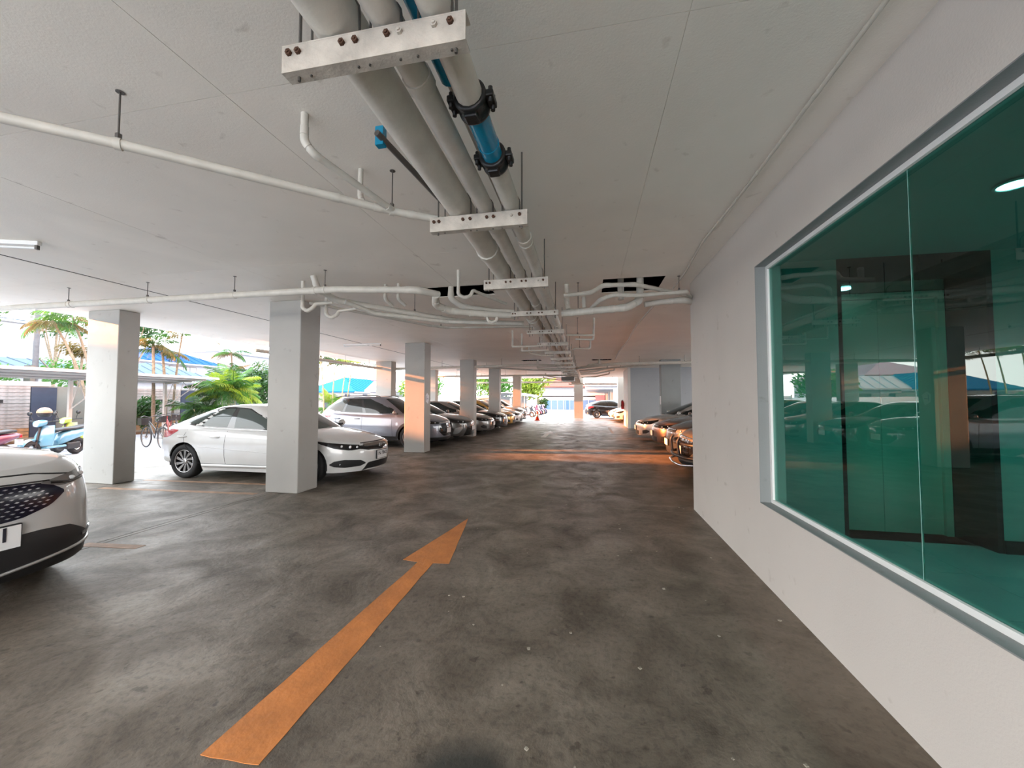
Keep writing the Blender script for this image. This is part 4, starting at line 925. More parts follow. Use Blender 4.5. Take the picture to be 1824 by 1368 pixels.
# ---- silver crossover behind the stickered pillar
W_sil = paintm('silver lilac', (0.17, 0.18, 0.215), 0.45, 0.3)
def suv(name, label, x, y, rz, pm, L=4.46, W=1.82, clad=True, hi=1.0, group=None, rails=True, style='five', front='plain', fine=True, txt=None):
    h = L/2
    c = Car(name, label, (x, y, 0), rz, pm, dict(L=L, W=W, fo=0.93, wb=2.64, wr=0.345, nf=8, mf=2.0, T=[(-h, 0.98), (-h+0.15, 1.09), (-1.2, 1.07), (0.2, 1.03), (0.9, 1.03), (h-1.0, 1.01), (h-0.5, 0.955), (h-0.15, 0.88), (h, 0.83)],
        insf=[(0.15, 0.10), (0.3, 0.0), (0.5, 0.0), (0.7, 0.02), (0.85, 0.08), (1.0, 0.2)], insr=[(0.25, 0.08), (0.5, 0.0), (0.9, 0.03), (1.1, 0.10)],
        crown=0.08, gf=1.20, gr=-h+0.10, rf=0.32, rr=-h+0.75, gw=0.09, rw=0.25, sill=0.24, fb=0.23, rb=0.30, clad=clad,
        zroof=[(-h, 1.50), (-1.2, 1.565), (-0.4, 1.60), (0.2, 1.58), (0.5, 1.54)]))
    c.body(); c.greenhouse(); c.screen(0.17, 0.93, 0.08); c.screen(0.17, 0.9, 0.15, True)
    c.window([(1.05, 0.17, 0.08), (0.6, 0.62, 0.08), (0.2, 0.90, 0.08), (-1.1, 0.90, 0.10), (-1.75, 0.80, 0.18), (-1.9, 0.55, 0.3)], 'window_surround', M_gblk, 0.0025)
    c.window([(0.85, 0.30, 0.12), (0.5, 0.70, 0.12), (0.2, 0.85, 0.12), (-0.22, 0.86, 0.12)], 'side_window')
    c.window([(-0.34, 0.86, 0.13), (-0.7, 0.86, 0.13), (-1.02, 0.85, 0.14)], 'side_window')
    c.window([(-1.12, 0.83, 0.15), (-1.4, 0.80, 0.17), (-1.75, 0.55, 0.26)], 'quarter_window', M_cglass2)
    c.wheels(style, 0.215); c.mirrors(0.82, 1.05); c.doors([0.72, -0.34], 0.36, [(-1.05, 0.36), (-1.22, 0.62), (-1.30, 0.86), (-1.28, 1.0)]); c.handles([-0.52, -1.22], 0.90)
    for sd in (1, -1):
        f = lambda a, z, sd=sd: c.FA(a, z, sd)
        if clad: c.patch([(c.a_of(c.fa-c.Ra-0.03), 0.36, 0.245), (c.a_of(0), 0.37, 0.245), (c.a_of(c.ra+c.Ra+0.03), 0.36, 0.245)], M_blk, 'sill_cladding', 0.008, f)
        if rails: MB().tube([(0.15, sd*(W/2-0.30), 1.585), (0.05, sd*(W/2-0.31), 1.63), (-1.2, sd*(W/2-0.31), 1.625), (-1.45, sd*(W/2-0.30), 1.575)], 0.014, 6, 0.08).build('roof_rail', M_blk, c.root, True)
    c.lampset([(0.52, 0.80, 0.745), (0.75, 0.825, 0.74), (0.98, 0.86, 0.79), (1.12, 0.875, 0.85)], [(0.66, 0.775, 0.026), (0.82, 0.795, 0.026)], M_gblk)
    c.patch([(-0.55, 0.70, 0.50), (-0.35, 0.74, 0.36), (0, 0.745, 0.34), (0.35, 0.74, 0.36), (0.55, 0.70, 0.50)], M_gblk, 'grille', 0.005)
    for z in (0.42, 0.5, 0.58, 0.66): c.strip([(-0.42, z), (0, z), (0.42, z)], 0.012, M_blk, 'grille_bar', 0.014)
    c.strip([(-0.5, 0.765), (0, 0.785), (0.5, 0.765)], 0.02, M_chrome, 'grille_bar', 0.010)
    c.patch([(-1.0, 0.33, 0.24), (0, 0.32, 0.23), (1.0, 0.33, 0.24)], M_blk, 'lower_bumper', 0.008)
    c.plate(0.52, txt, w=0.34)
    aR = c.A[-1]
    c.lampset([(aR-1.30, 1.0, 0.95), (aR-0.95, 1.02, 0.88), (aR-0.5, 1.0, 0.90)], [], M_tail, 'tail_lamp')
    return c
suv('crossover', 'silver crossover with roof rails behind the stickered pillar', -6.73, 12.08, 0, W_sil)
# generic sedan / hatch
def sedan(name, label, x, y, rz, pm, L=4.6, W=1.78, nose=0.72, hi=1.45, group=None, style='ten', front='wide', hatch=False, txt=None, glass=None):
    h = L/2
    c = Car(name, label, (x, y, 0), rz, pm, dict(L=L, W=W, fo=0.92, wb=L*0.585, wr=0.32, nf=7.5, mf=1.95, T=sedanT(h, nose, 0.93, 0.97, 1.0 if not hatch else 1.0, 0.88), crown=0.075,
        insf=[(0.15, 0.10), (0.24, 0.01), (0.45, 0.0), (nose-0.12, 0.02), (nose, 0.10), (nose+0.2, 0.2)], gf=h-1.02, gr=-h+(0.35 if not hatch else 0.08), rf=h-2.0, rr=-h+(1.30 if not hatch else 0.75), gw=0.10, rw=0.27,
        sill=0.19, fb=0.19, rb=0.27, zroof=[(-h+0.6, hi-0.13), (-0.7, hi-0.045), (-0.2, hi-0.03), (0.3, hi-0.07)]))
    c.body(); c.greenhouse(); c.screen(0.17, 0.93, 0.08); c.screen(0.17, 0.9, 0.2, True)
    g0 = h-1.02; e = -h+0.35 if not hatch else -h+0.2
    c.window([(g0-0.14, 0.16, 0.10), (g0-0.55, 0.58, 0.08), (g0-0.95, 0.9, 0.08), (-0.6, 0.92, 0.08), (e+0.75, 0.9, 0.10), (e+0.45, 0.5, 0.18)], 'window_surround', M_gblk, 0.0025)
    c.window([(g0-0.32, 0.30, 0.13), (g0-0.65, 0.66, 0.12), (g0-0.98, 0.86, 0.11), (-0.26, 0.88, 0.11)], 'side_window', glass)
    c.window([(-0.40, 0.88, 0.12), (-0.7, 0.88, 0.12), (e+0.85, 0.84, 0.13)], 'side_window', glass)
    c.wheels(style); c.mirrors(g0-0.35, 0.97); c.doors([g0-0.45, -0.33], 0.30, [(-0.95, 0.30), (-1.15, 0.55), (-1.28, 0.78), (-1.25, 0.92)]); c.handles([-0.58, -1.24], 0.82)
    n = nose
    c.lampset([(0.48, n-0.055, n-0.12), (0.70, n-0.035, n-0.15), (0.95, n+0.01, n-0.12), (1.15, n+0.05, n-0.02)], [(0.62, n-0.085, 0.03), (0.80, n-0.065, 0.026)], M_lens if front == 'silver' else M_gblk)
    if front == 'wide':      # big black trapezoid mouth with chrome corner pieces
        c.patch([(-0.60, 0.24, 0.20), (-0.42, 0.52, 0.20), (0, 0.54, 0.20), (0.42, 0.52, 0.20), (0.60, 0.24, 0.20)], M_gblk, 'grille', 0.005)
        for sd in (1, -1):
            f = lambda a, z, sd=sd: c.FA(a, z, sd); c.patch([(0.66, 0.50, 0.46), (0.80, 0.51, 0.30), (0.95, 0.48, 0.26), (1.02, 0.32, 0.27)], mat('pale lamp housing', (0.45, 0.47, 0.48), 0.2, 0.4), 'lamp_housing', 0.005, f)
        c.strip([(-0.5, n-0.10), (0, n-0.09), (0.5, n-0.10)], 0.03, M_gblk, 'grille_bar', 0.008)
    elif front == 'kidney':
        for sd in (1, -1):
            f = lambda a, z, sd=sd: c.FA(a, z, sd); c.patch([(0.04, n-0.06, 0.44), (0.18, n-0.05, 0.42), (0.32, n-0.08, 0.46)], M_gblk, 'grille', 0.012, f); c.strip([(0.03, 0.43), (0.03, n-0.05), (0.33, n-0.06), (0.33, 0.45), (0.03, 0.43)], 0.015, M_chrome, 'grille_frame', 0.016, f)
        c.patch([(-0.85, 0.34, 0.24), (0, 0.34, 0.22), (0.85, 0.34, 0.24)], M_blk, 'lower_intake', 0.005)
    else:
        c.strip([(-0.46, n-0.09), (0, n-0.08), (0.46, n-0.09)], 0.045, M_gblk, 'grille', 0.006); c.strip([(-0.44, n-0.06), (0, n-0.05), (0.44, n-0.06)], 0.014, M_chrome, 'grille_bar', 0.012)
        c.patch([(-0.40, 0.36, 0.22), (0, 0.40, 0.22), (0.40, 0.36, 0.22)], M_blk, 'lower_intake', 0.005)
        for sd in (1, -1):
            f = lambda a, z, sd=sd: c.FA(a, z, sd); c.patch([(0.62, 0.38, 0.26), (0.78, 0.42, 0.28), (0.90, 0.38, 0.33)], M_blk, 'fog_recess', 0.005, f)
    c.plate(0.46, txt, w=0.34)
    aR = c.A[-1]
    c.lampset([(aR-1.25, 0.93, 0.88), (aR-0.95, 0.94, 0.78), (aR-0.75, 0.94, 0.78), (aR-0.45, 0.92, 0.78)], [], M_tail, 'tail_lamp')
    return c
sedan('sedan', 'grey brown sedan whose nose stands before the orange streaked pillar', -4.27-2.32, 14.08, 0, paintm('warm grey', (0.10, 0.093, 0.088), 0.4, 0.32), L=4.64, front='wide', nose=0.78)
sedan('sedan', 'silver sedan just beyond the orange streaked pillar, before the black saloon', -4.12-2.25, 16.75, 0, paintm('silver', (0.20, 0.19, 0.18), 0.5, 0.3), L=4.5, front='plain')
sedan('saloon', 'black saloon with chrome nostril grille in the left row', -4.0-2.3, 18.85, 0, paintm('black', (0.006, 0.006, 0.007), 0.0, 0.2), L=4.65, front='kidney', nose=0.78)
sedan('hatchback', 'golden mustard hatchback in the left row beyond the black saloon', -4.05-2.0, 21.4, 0, paintm('gold', (0.42, 0.26, 0.05), 0.4, 0.3), L=4.05, W=1.7, front='silver', hatch=True, hi=1.50)
sedan('hatchback', 'small white hatchback between the gold car and the white crossover', -3.98-1.95, 23.35, 0, W_white, L=3.95, W=1.68, front='plain', hatch=True, hi=1.50)
suv('crossover', 'white crossover at the end of the left row by the last pillar', -4.05-2.2, 25.35, 0, W_w2, L=4.4, clad=False, rails=False)
# ---- right row, noses toward the aisle (facing left)
PI = math.pi
c = suv('offroader', 'bronze grey off-road car with black tubular bumper, nearest on the right by the wall corner', 1.80+2.35, 8.35, PI, paintm('bronze grey', (0.14, 0.125, 0.10), 0.6, 0.33), L=4.7, W=1.86, clad=True)
mb = MB()
for z, o in ((0.42, 0.10), (0.66, 0.06)): mb.tube([(c.h-0.25, -0.86, z), (c.h+o-0.06, -0.60, z), (c.h+o+0.03, 0, z), (c.h+o-0.06, 0.60, z), (c.h-0.25, 0.86, z)], 0.032, 10, 0.15)
for y in (-0.30, 0.30): mb.tube([(c.h+0.08, y, 0.42), (c.h+0.11, y, 0.70), (c.h+0.06, y, 0.78)], 0.028, 8, 0.05)
mb.build('tube_bumper', M_blk, c.root, True)
MB().tube([(c.h-0.10, -0.72, 0.30), (c.h+0.10, -0.5, 0.27), (c.h+0.14, 0, 0.26), (c.h+0.10, 0.5, 0.27), (c.h-0.10, 0.72, 0.30)], 0.024, 8, 0.1).build('lower_bar', M_chrome, c.root, True)
for z in (0.60, 0.65, 0.70): c.strip([(-0.52, z), (0, z+0.01), (0.52, z)], 0.018, M_chrome, 'grille_slat', 0.018)
sedan('saloon', 'dark grey saloon with chrome lamp surrounds behind the bronze off-road car', 1.95+2.3, 10.35, PI, paintm('dark grey', (0.035, 0.036, 0.038), 0.5, 0.3), L=4.65, front='silver', nose=0.84, hi=1.50)
sedan('sedan', 'bronze brown sedan in the right row, orange light on its bumper', 1.98+2.3, 13.0, PI, paintm('bronze', (0.15, 0.10, 0.075), 0.6, 0.3), L=4.6, front='plain', nose=0.76)
sedan('sedan', 'silver white sedan in the right row before the grey blue pillar', 1.76+2.25, 15.45, PI, paintm('light silver', (0.50, 0.49, 0.47), 0.5, 0.3), L=4.5, front='plain', nose=0.74)
sedan('hatchback', 'white hatchback peeking out beyond the fire extinguisher wall, nearer one', 1.65+2.0, 27.2, PI, W_white, L=4.0, W=1.7, front='plain', hatch=True)
sedan('hatchback', 'white hatchback peeking out beyond the fire extinguisher wall, farther one', 1.45+2.0, 29.3, PI, W_w2, L=4.0, W=1.7, front='silver', hatch=True)
sedan('hatchback', 'black fastback car parked sideways behind the bright white pillar', 1.95, 32.4, 0, paintm('blue black', (0.008, 0.010, 0.014), 0.0, 0.12), L=4.5, front='plain', hatch=True, hi=1.44)
# ================================================================ OUTDOORS
def leafm(name, col, tr=0.5):
    m = mat(name, col, 0.5, noise=0.35, scale=3.0); b = m.node_tree.nodes['Principled BSDF']
    nt = m.node_tree; t = nt.nodes.new('ShaderNodeBsdfTranslucent'); t.inputs[0].default_value = (col[0]*1.3, col[1]*1.3, col[2]*0.7, 1)
    mx = nt.nodes.new('ShaderNodeMixShader'); mx.inputs[0].default_value = 0.35; nt.links.new(b.outputs[0], mx.inputs[1]); nt.links.new(t.outputs[0], mx.inputs[2]); nt.links.new(mx.outputs[0], nt.nodes['Material Output'].inputs[0])
    return m
M_lf = leafm('fresh green leaf', (0.06, 0.17, 0.03)); M_lfd = leafm('deep green leaf', (0.025, 0.075, 0.02)); M_lfy = leafm('yellow green leaf', (0.20, 0.28, 0.03)); M_lfo = leafm('orange dry leaf', (0.13, 0.095, 0.035))
M_bark = mat('palm bark', (0.22, 0.17, 0.12), 0.85, noise=0.4, scale=12, bump=0.5, bscale=30); M_stem = mat('pale cane stem', (0.36, 0.33, 0.20), 0.7, noise=0.3, scale=10)
FR = {}
def frond_mesh(kind, L, m):
    key = (kind, m.name)
    if key in FR: return FR[key]
    rn = random.Random(kind*7+3); bm = bmesh.new(); n = 30; P = []
    droop = 0.55+0.3*kind
    for i in range(n+1):
        t = i/n; P.append(Vector((L*t*(1-0.18*t*droop), 0, L*(0.35*t-0.62*droop*t*t))))
    def tri(a, b, c): bm.faces.new([bm.verts.new(p) for p in (a, b, c)])
    for i in range(n):
        w = 0.012*(1-i/n)+0.003
        a, b = P[i], P[i+1]; tri(a+Vector((0, -w, 0)), b+Vector((0, -w, 0)), b+Vector((0, w, 0))); tri(a+Vector((0, -w, 0)), b+Vector((0, w, 0)), a+Vector((0, w, 0)))
        if i < 3: continue
        t = i/n; ll = L*0.30*math.sin(math.pi*min(1, t*0.85+0.12))**0.8
        for s in (1, -1):
            d = Vector((0.55+rn.uniform(-0.1, 0.1), s*1.0, -0.35-0.3*kind+rn.uniform(-0.15, 0.15))).normalized()
            q = P[i]; m1 = q+d*ll*0.5+Vector((0, 0, 0.02)); e = q+d*ll+Vector((0, 0, -ll*0.18)); u = Vector((1, 0, 0))*0.013
            tri(q-u*0.4, m1+u, m1-u); tri(q-u*0.4, q+u*0.4, m1+u); tri(m1-u, m1+u, e)
    me = bpy.data.meshes.new('frond'); bm.to_mesh(me); bm.free(); me.materials.append(m); FR[key] = me; return me
def palm(name, label, x, y, h, lean=(0, 0), L=1.6, n=12, ms=(None,), group=None, tr=0.07, up=0.5, z0=0.0, stems=1, seed=1, tm=None):
    rn = random.Random(seed); t = thing(name, label, 'palm', (x, y, z0-0.03), 0, group)
    for s_ in range(stems):
        ox, oy = (rn.uniform(-0.35, 0.35), rn.uniform(-0.35, 0.35)) if stems > 1 else (0, 0)
        lx, ly = lean[0]+rn.uniform(-0.25, 0.25)*(stems > 1), lean[1]+rn.uniform(-0.35, 0.35)*(stems > 1); hh = h*(1-0.25*rn.random()*(stems > 1))
        pts = [(ox+lx*q*q, oy+ly*q*q, hh*q) for q in np.linspace(0, 1, 7)]
        MB().tube(pts, tr, 7, rend=tr*0.6).build('trunk', tm or M_bark, t, True)
        for i in range(n):
            m = ms[rn.randrange(len(ms))]; kind = rn.randrange(3)
            me = frond_mesh(kind, 1.0, m); o = bpy.data.objects.new('frond', me); C.objects.link(o); o.parent = t
            o.location = (pts[-1][0], pts[-1][1], pts[-1][2]-0.05)
            o.rotation_euler = (rn.uniform(-0.3, 0.3), rn.uniform(-up, 0.35), 2*math.pi*(i+rn.random()*0.6)/n); sc = L*rn.uniform(0.8, 1.15); o.scale = (sc, sc, sc)
    return t
def foliage(mb, cx, cy, cz, rx, ry, rz, n, s, rn):
    for i in range(n):
        while True:
            p = Vector((rn.uniform(-1, 1), rn.uniform(-1, 1), rn.uniform(-1, 1)))
            if 0.25 < p.length < 1: break
        p = p*(0.75+0.25*p.length)
        c = Vector((cx+p.x*rx, cy+p.y*ry, cz+p.z*rz)); a = Vector((rn.gauss(0, 1), rn.gauss(0, 1), rn.gauss(0, 1))).normalized(); b = a.orthogonal().normalized(); q = a.cross(b)
        l = s*rn.uniform(0.7, 1.3); mb.bm.faces.new([mb.bm.verts.new(v) for v in (c-b*l, c+q*l*0.4, c+b*l, c-q*l*0.4)])
def bush(name, label, cat, x, y, z, rx, ry, rz, n, s, m, trunk=None, seed=1, group=None):
    rn = random.Random(seed); t = thing(name, label, cat, (x, y, -0.03), 0, group)
    if trunk:
        mb = MB().tube([(x, y, -0.03), (x+0.1, y, z*0.6), (x, y+0.1, z)], trunk, 8, rend=trunk*0.5)
        for k in range(5):
            a = k*1.256; mb.tube([(x+0.05, y, z*0.55), (x+rx*0.5*math.cos(a), y+ry*0.5*math.sin(a), z+rz*0.2)], trunk*0.5, 6, rend=trunk*0.2)
        mb.build('trunk', M_bark, t)
    mb = MB()
    for k in range(7):
        foliage(mb, x+rn.uniform(-0.5, 0.5)*rx, y+rn.uniform(-0.5, 0.5)*ry, z+rn.uniform(-0.4, 0.4)*rz, rx*0.6, ry*0.6, rz*0.6, n//7, s, rn)
    o = mb.build('foliage', m, t, recalc=False); o['kind'] = 'stuff'; return t
# soil strip and kerb along the boundary wall
struct(boxo('trim_7', M_soil, -20.9, -19.5, -20, 40, -0.035, 0.06)); 
# boundary wall: grey render with white board panels and navy panels
M_board = mat('weathered white board', (0.26, 0.24, 0.235), 0.7, noise=0.3, scale=5, bump=0.4, bscale=20); M_navy = mat('navy metal panel', (0.025, 0.035, 0.062), 0.5, noise=0.1); M_rend = mat('pale render', (0.17, 0.17, 0.155), 0.8, noise=0.15, scale=2)
bw = boxo('boundary_wall', M_rend, -21.3, -21.1, -20, 44, -0.03, 2.03); tag(bw, 'pale boundary wall with white boards and navy panels beyond the driveway', 'wall')
def boards(y0, y1):
    z = 0.02; k = 0
    while z < 1.95:
        dz = 0.135; M = M_board if z > 0.35 else mat('tan stained board', (0.28, 0.15, 0.075), 0.75, noise=0.3)
        boxo('board', M, -21.10, -21.065+random.uniform(-0.006, 0.006), y0, y1, z, z+dz-0.014, bw); z += dz
cyc = 5.6
for i in range(-3, 6):
    y = 9.2+i*cyc-0.2
    boards(y, y+2.05); boxo('navy_panel', M_navy, -21.10, -21.05, y+2.07, y+2.80, 0.0, 1.98, bw)
    boxo('navy_panel', M_navy, -21.10, -21.05, y-0.62, y-0.02, 0.0, 1.98, bw)
    boxo('wall_lamp_box', M_blk, -21.07, -20.96, y+0.85, y+1.30, 1.38, 1.50, bw)
boxo('wall_cap', mat('white coping', (0.55, 0.55, 0.54), 0.6), -21.35, -21.05, -20, 11.6, 2.03, 2.2, bw)
# motorcycle shelter
M_sh = mat('pale shelter sheet', (0.30, 0.27, 0.25), 0.5, noise=0.12, scale=3); M_shs = mat('white shelter steel', (0.45, 0.44, 0.42), 0.45)
t = thing('motorcycle_shelter', 'low flat roofed white motorcycle shelter beyond the driveway', 'shelter', (-18.0, 9, -0.035))
mb = MB().hull([(-16.5, -6, 2.50), (-16.5, 14.7, 2.50), (-19.3, -6, 2.28), (-19.3, 14.7, 2.28), (-16.5, -6, 2.47), (-16.5, 14.7, 2.47), (-19.3, -6, 2.25), (-19.3, 14.7, 2.25)]); mb.build('roof_sheet', M_sh, t)
MB().box(-16.53, -16.46, -6, 14.7, 2.40, 2.47).build('edge_beam', M_shs, t)
for x in (-17.2, -18.0, -18.7): MB().box(x-0.02, x+0.02, -6, 14.7, 2.47-(abs(x)-16.5)*0.0786-0.07, 2.47-(abs(x)-16.5)*0.0786-0.005).build('purlin', M_shs, t)
for y in (1.1, 4.35, 7.6, 10.85, 14.1):
    MB().box(-18.76, -18.66, y-0.05, y+0.05, -0.035, 2.22).build('post', M_shs, t)
    mb = MB().tube([(-18.66, y, 1.15), (-16.6, y, 2.38)], 0.02, 6).tube([(-18.66, y, 2.2), (-16.6, y, 2.38)], 0.02, 6).tube([(-18.66, y, 1.2), (-18.3, y, 2.22)], 0.014, 6)
    for a, b in (((-18.3, 2.22), (-18.0, 1.54)), ((-18.0, 1.54), (-17.7, 2.27)), ((-17.7, 2.27), (-17.35, 1.93)), ((-17.35, 1.93), (-17.1, 2.31))): mb.tube([(a[0], y, a[1]), (b[0], y, b[1])], 0.012, 6)
    mb.build('truss_bracket', M_shs, t)
# utility pole
t = thing('utility_pole', 'dark utility pole rising behind the boundary wall at the far left', 'pole', (-24, 12.7, -0.03))
MB().tube([(-24, 12.7, -0.03), (-24, 12.7, 8.0)], 0.11, 10, rend=0.08).build('pole', mat('weathered pole', (0.10, 0.10, 0.11), 0.8, noise=0.2), t)
MB().box(-24.2, -23.8, 12.45, 12.6, 2.3, 3.0).tube([(-23.85, 12.75, 3.3), (-23.75, 13.0, 2.9), (-23.85, 12.8, 2.5)], 0.03, 6, 0.1).build('cable_box', M_rod, t)
for k, z in enumerate((5.6, 6.1, 6.6)):
    tag(MB().tube([(-24.1, -15, z+0.2), (-24.1, 12.7, z), (-27, 42, z-0.2)], 0.012, 4).build('overhead_cable', M_dark), 'thin dark overhead cable on the utility pole, %s of three' % ['lowest', 'middle', 'highest'][k], 'cable')
# palms and plants
G1, G2, G3 = (M_lf, M_lfd), (M_lfd, M_lfo, M_lf), (M_lfy, M_lf)
palm('palm_tree', 'tall slanting palm between the utility pole and the nearest left pillar, left trunk', -19.9, 12.2, 4.6, (-0.5, -1.0), 1.2, 11, G2, tr=0.06, seed=2)
palm('palm_tree', 'tall slanting palm beside the nearest left pillar, right trunk', -19.9, 12.4, 4.9, (-0.3, -0.75), 1.3, 11, G2, tr=0.06, seed=3)
palm('palm_tree', 'palm with red brown fronds just right of the nearest left pillar', -18.9, 14.2, 4.1, (0.1, 0.1), 1.25, 12, (M_lfd, M_lfo, M_lfd), tr=0.08, seed=4, stems=2)
palm('palm_tree', 'palm with drooping fronds in front of the blue roofed house', -19.3, 14.9, 4.6, (0.3, 0.1), 1.2, 11, G2, tr=0.06, seed=5)
palm('palm_tree', 'dry orange fronded palm behind the big green palm clump', -20.0, 18.3, 4.2, (0, 0.0), 1.1, 12, (M_lfo, M_lfo, M_lf, M_lfd), tr=0.06, seed=6, stems=2)
palm('palm_clump', 'big bright green leafy palm clump left of the second pillar', -17.2, 16.0, 2.3, (0.0, 0.0), 1.55, 13, (M_lf, M_lf, M_lfy, M_lfd), tr=0.035, seed=7, stems=5, up=0.9, tm=M_stem)
palm('palm_clump', 'low dark green palm clump at the foot of the bright green clump', -17.8, 15.0, 1.2, (0.0, 0.0), 1.2, 11, (M_lfd, M_lf), tr=0.03, seed=8, stems=3, up=0.8, tm=M_stem)
palm('palm_clump', 'yellow green palm clump right of the second pillar behind the silver crossover', -13.0, 17.9, 1.35, (0, 0), 1.0, 11, (M_lfy, M_lf), tr=0.03, seed=9, stems=3, up=1.0, tm=M_stem)
for i, (x, y, lx) in enumerate([(-12.4, 15.9, 0.3), (-12.5, 16.6, -0.3), (-12.6, 17.3, 0.25), (-12.6, 18.0, 0.5), (-12.9, 18.9, 0.6)]):
    palm('palm_tree', '%s of the slim cane palms behind the silver crossover' % ['leftmost', 'second', 'middle', 'fourth', 'rightmost'][i], x, y, 3.6, (0, lx), 1.2, 8, (M_lfo, M_lfd, M_lfo, M_lfy), tr=0.035, seed=20+i, tm=M_stem)
bush('leafy_tree', 'bright green tree beyond the boundary wall behind the utility pole', 'tree', -24.5, 10.9, 2.6, 1.3, 2.0, 0.75, 1600, 0.10, M_lf, 0.08, 31)
bush('leafy_tree', 'green and amber tree behind the slanting palms', 'tree', -24.5, 14.8, 2.8, 1.3, 1.8, 0.9, 1600, 0.10, M_lf, 0.08, 32)
bush('leafy_tree', 'small amber leaved tree between the palm trunks', 'tree', -24.0, 14.2, 3.7, 0.6, 0.7, 0.6, 500, 0.09, M_lfo, 0.05, 33)
bush('leafy_tree', 'dark broad tree crowning over the nearest left pillar', 'tree', -23.8, 16.2, 5.2, 1.6, 2.0, 1.2, 2200, 0.11, M_lfd, 0.10, 34)
bush('leafy_bush', 'dark bush under the red brown palm by the shelter', 'bush', -20.0, 14.2, 1.0, 0.6, 0.7, 0.95, 1200, 0.09, M_lfd, 0.04, 35)
bush('leafy_bush', 'dense bush filling behind the second pillar', 'bush', -18.6, 18.6, 1.9, 1.1, 1.6, 1.9, 2600, 0.12, M_lfd, 0.06, 36)
# far trees and hedge at the end of the aisle
bush('leafy_tree', 'sunlit tree with yellow green crown beyond the parked motorbikes', 'tree', -6.0, 46, 3.6, 2.2, 1.8, 2.4, 3000, 0.20, M_lfy, 0.16, 41)
bush('leafy_tree', 'green tree behind the last left pillar', 'tree', -11.5, 46, 3.8, 3.0, 2.5, 2.6, 3400, 0.22, M_lf, 0.16, 42)
bush('leafy_tree', 'green tree seen between the black saloon pillar and the last pillar', 'tree', -17.8, 40, 3.0, 2.6, 2.2, 2.1, 3000, 0.20, M_lf, 0.14, 43)
bush('leafy_tree', 'tall pale tree in the back left of the far opening', 'tree', -9.0, 55, 6.5, 3.2, 2.5, 3.0, 3000, 0.25, M_lfd, 0.2, 44)
bush('leafy_tree', 'dark shrub at the foot of the sunlit far tree', 'tree', -5.2, 44.5, 1.2, 0.7, 0.7, 1.0, 900, 0.12, M_lfd, 0.05, 45)
# ---- houses
M_hw = mat('white house wall', (0.28, 0.29, 0.31), 0.7, noise=0.06); M_broof = mat('blue roof tile', (0.008, 0.055, 0.20), 0.95, spec=0.15, noise=0.15, scale=2); M_troof = mat('turquoise roof sheet', (0.004, 0.10, 0.19), 0.95, spec=0.15, noise=0.1)
M_groof = mat('grey blue roof tile', (0.08, 0.11, 0.14), 0.95, spec=0.15, noise=0.15); M_rroof = mat('brick red roof tile', (0.20, 0.045, 0.03), 0.6, noise=0.15); M_pane = mat('house window glass', (0.08, 0.12, 0.20), 0.05, coat=1.0); M_wf = mat('brown window frame', (0.10, 0.07, 0.06), 0.5)
M_mroof = mat('mauve roof sheet', (0.22, 0.11, 0.15), 0.5, noise=0.1)
def house(label, x0, x1, y0, y1, h, rh, rm, hip=1.0, wins=(), name='house', gable=False, ov=0.5, dh=0.22, wallm=None):
    wallm = wallm or M_hw
    t = thing(name, label, 'house', ((x0+x1)/2, (y0+y1)/2, -0.03))
    boxo('wall', wallm, x0, x1, y0, y1, -0.03, h, t)
    a, b, c, d = x0-ov, x1+ov, y0-ov, y1+ov; xm, ym = (a+b)/2, (c+d)/2
    w, l = b-a, d-c
    if l >= w: r0, r1 = Vector((xm, c+(0 if gable else hip*w/2), h+rh)), Vector((xm, d-(0 if gable else hip*w/2), h+rh))
    else: r0, r1 = Vector((a+(0 if gable else hip*l/2), ym, h+rh)), Vector((b-(0 if gable else hip*l/2), ym, h+rh))
    MB().hull([(a, c, h), (b, c, h), (a, d, h), (b, d, h), (a, c, h-0.15), (b, c, h-0.15), (a, d, h-0.15), (b, d, h-0.15), r0, r1]).build('roof', rm, t)
    # roof courses: thin ribs along the slope facing the car park (+x side)
    mb = MB(); n = max(4, int(l/0.9))
    if l >= w:
        for i in range(n+1):
            y = c+l*i/n; q = 1.0
            if not gable and y < r0.y: q = (y-c)/(r0.y-c)
            if not gable and y > r1.y: q = (d-y)/(d-r1.y)
            if q > 0.05: mb.tube([(b-0.02, y, h+0.02), (b-(b-xm)*q, y, h+rh*q+0.02)], 0.035, 4)
    else:
        n = max(4, int(w/0.9))
        for i in range(n+1):
            x = a+w*i/n; q = 1.0
            if not gable and x < r0.x: q = (x-a)/(r0.x-a)
            if not gable and x > r1.x: q = (b-x)/(b-r1.x)
            if q > 0.05: mb.tube([(x, c+0.02, h+0.02), (x, c+(ym-c)*q, h+rh*q+0.02)], 0.035, 4)
    o = mb.build('roof_ribs', rm, t); o['kind'] = 'stuff'
    MB().box(b-0.05, b+0.06, c, d, h-0.22, h-0.05).build('fascia', M_hw, t)
    for y, z, ww, hh in wins:
        f = MB().box(x1, x1+0.06, y, y+ww, z, z+hh).build('window', M_wf, t)
        k = max(2, int(ww/0.7))
        for i in range(k):
            p = MB().box(x1+0.06, x1+0.08, y+0.06+(ww-0.06)*i/k, y+(ww-0.06)*(i+1)/k, z+0.06, z+hh-0.06).build('pane', M_pane, f)
    return t
house('two storey white house with bright blue hipped roof beyond the shelter', -53, -45, 31.5, 40.2, 5.6, 2.0, M_broof, 1.0, [(34.2, 3.9, 3.0, 1.3), (32.2, 1.0, 1.2, 1.2)])
house('low house with grey blue tiled roof in front of the blue roofed house', -39, -33, 22.5, 29.6, 3.05, 1.5, M_groof, 1.0, [(24, 1.0, 1.5, 1.2)])
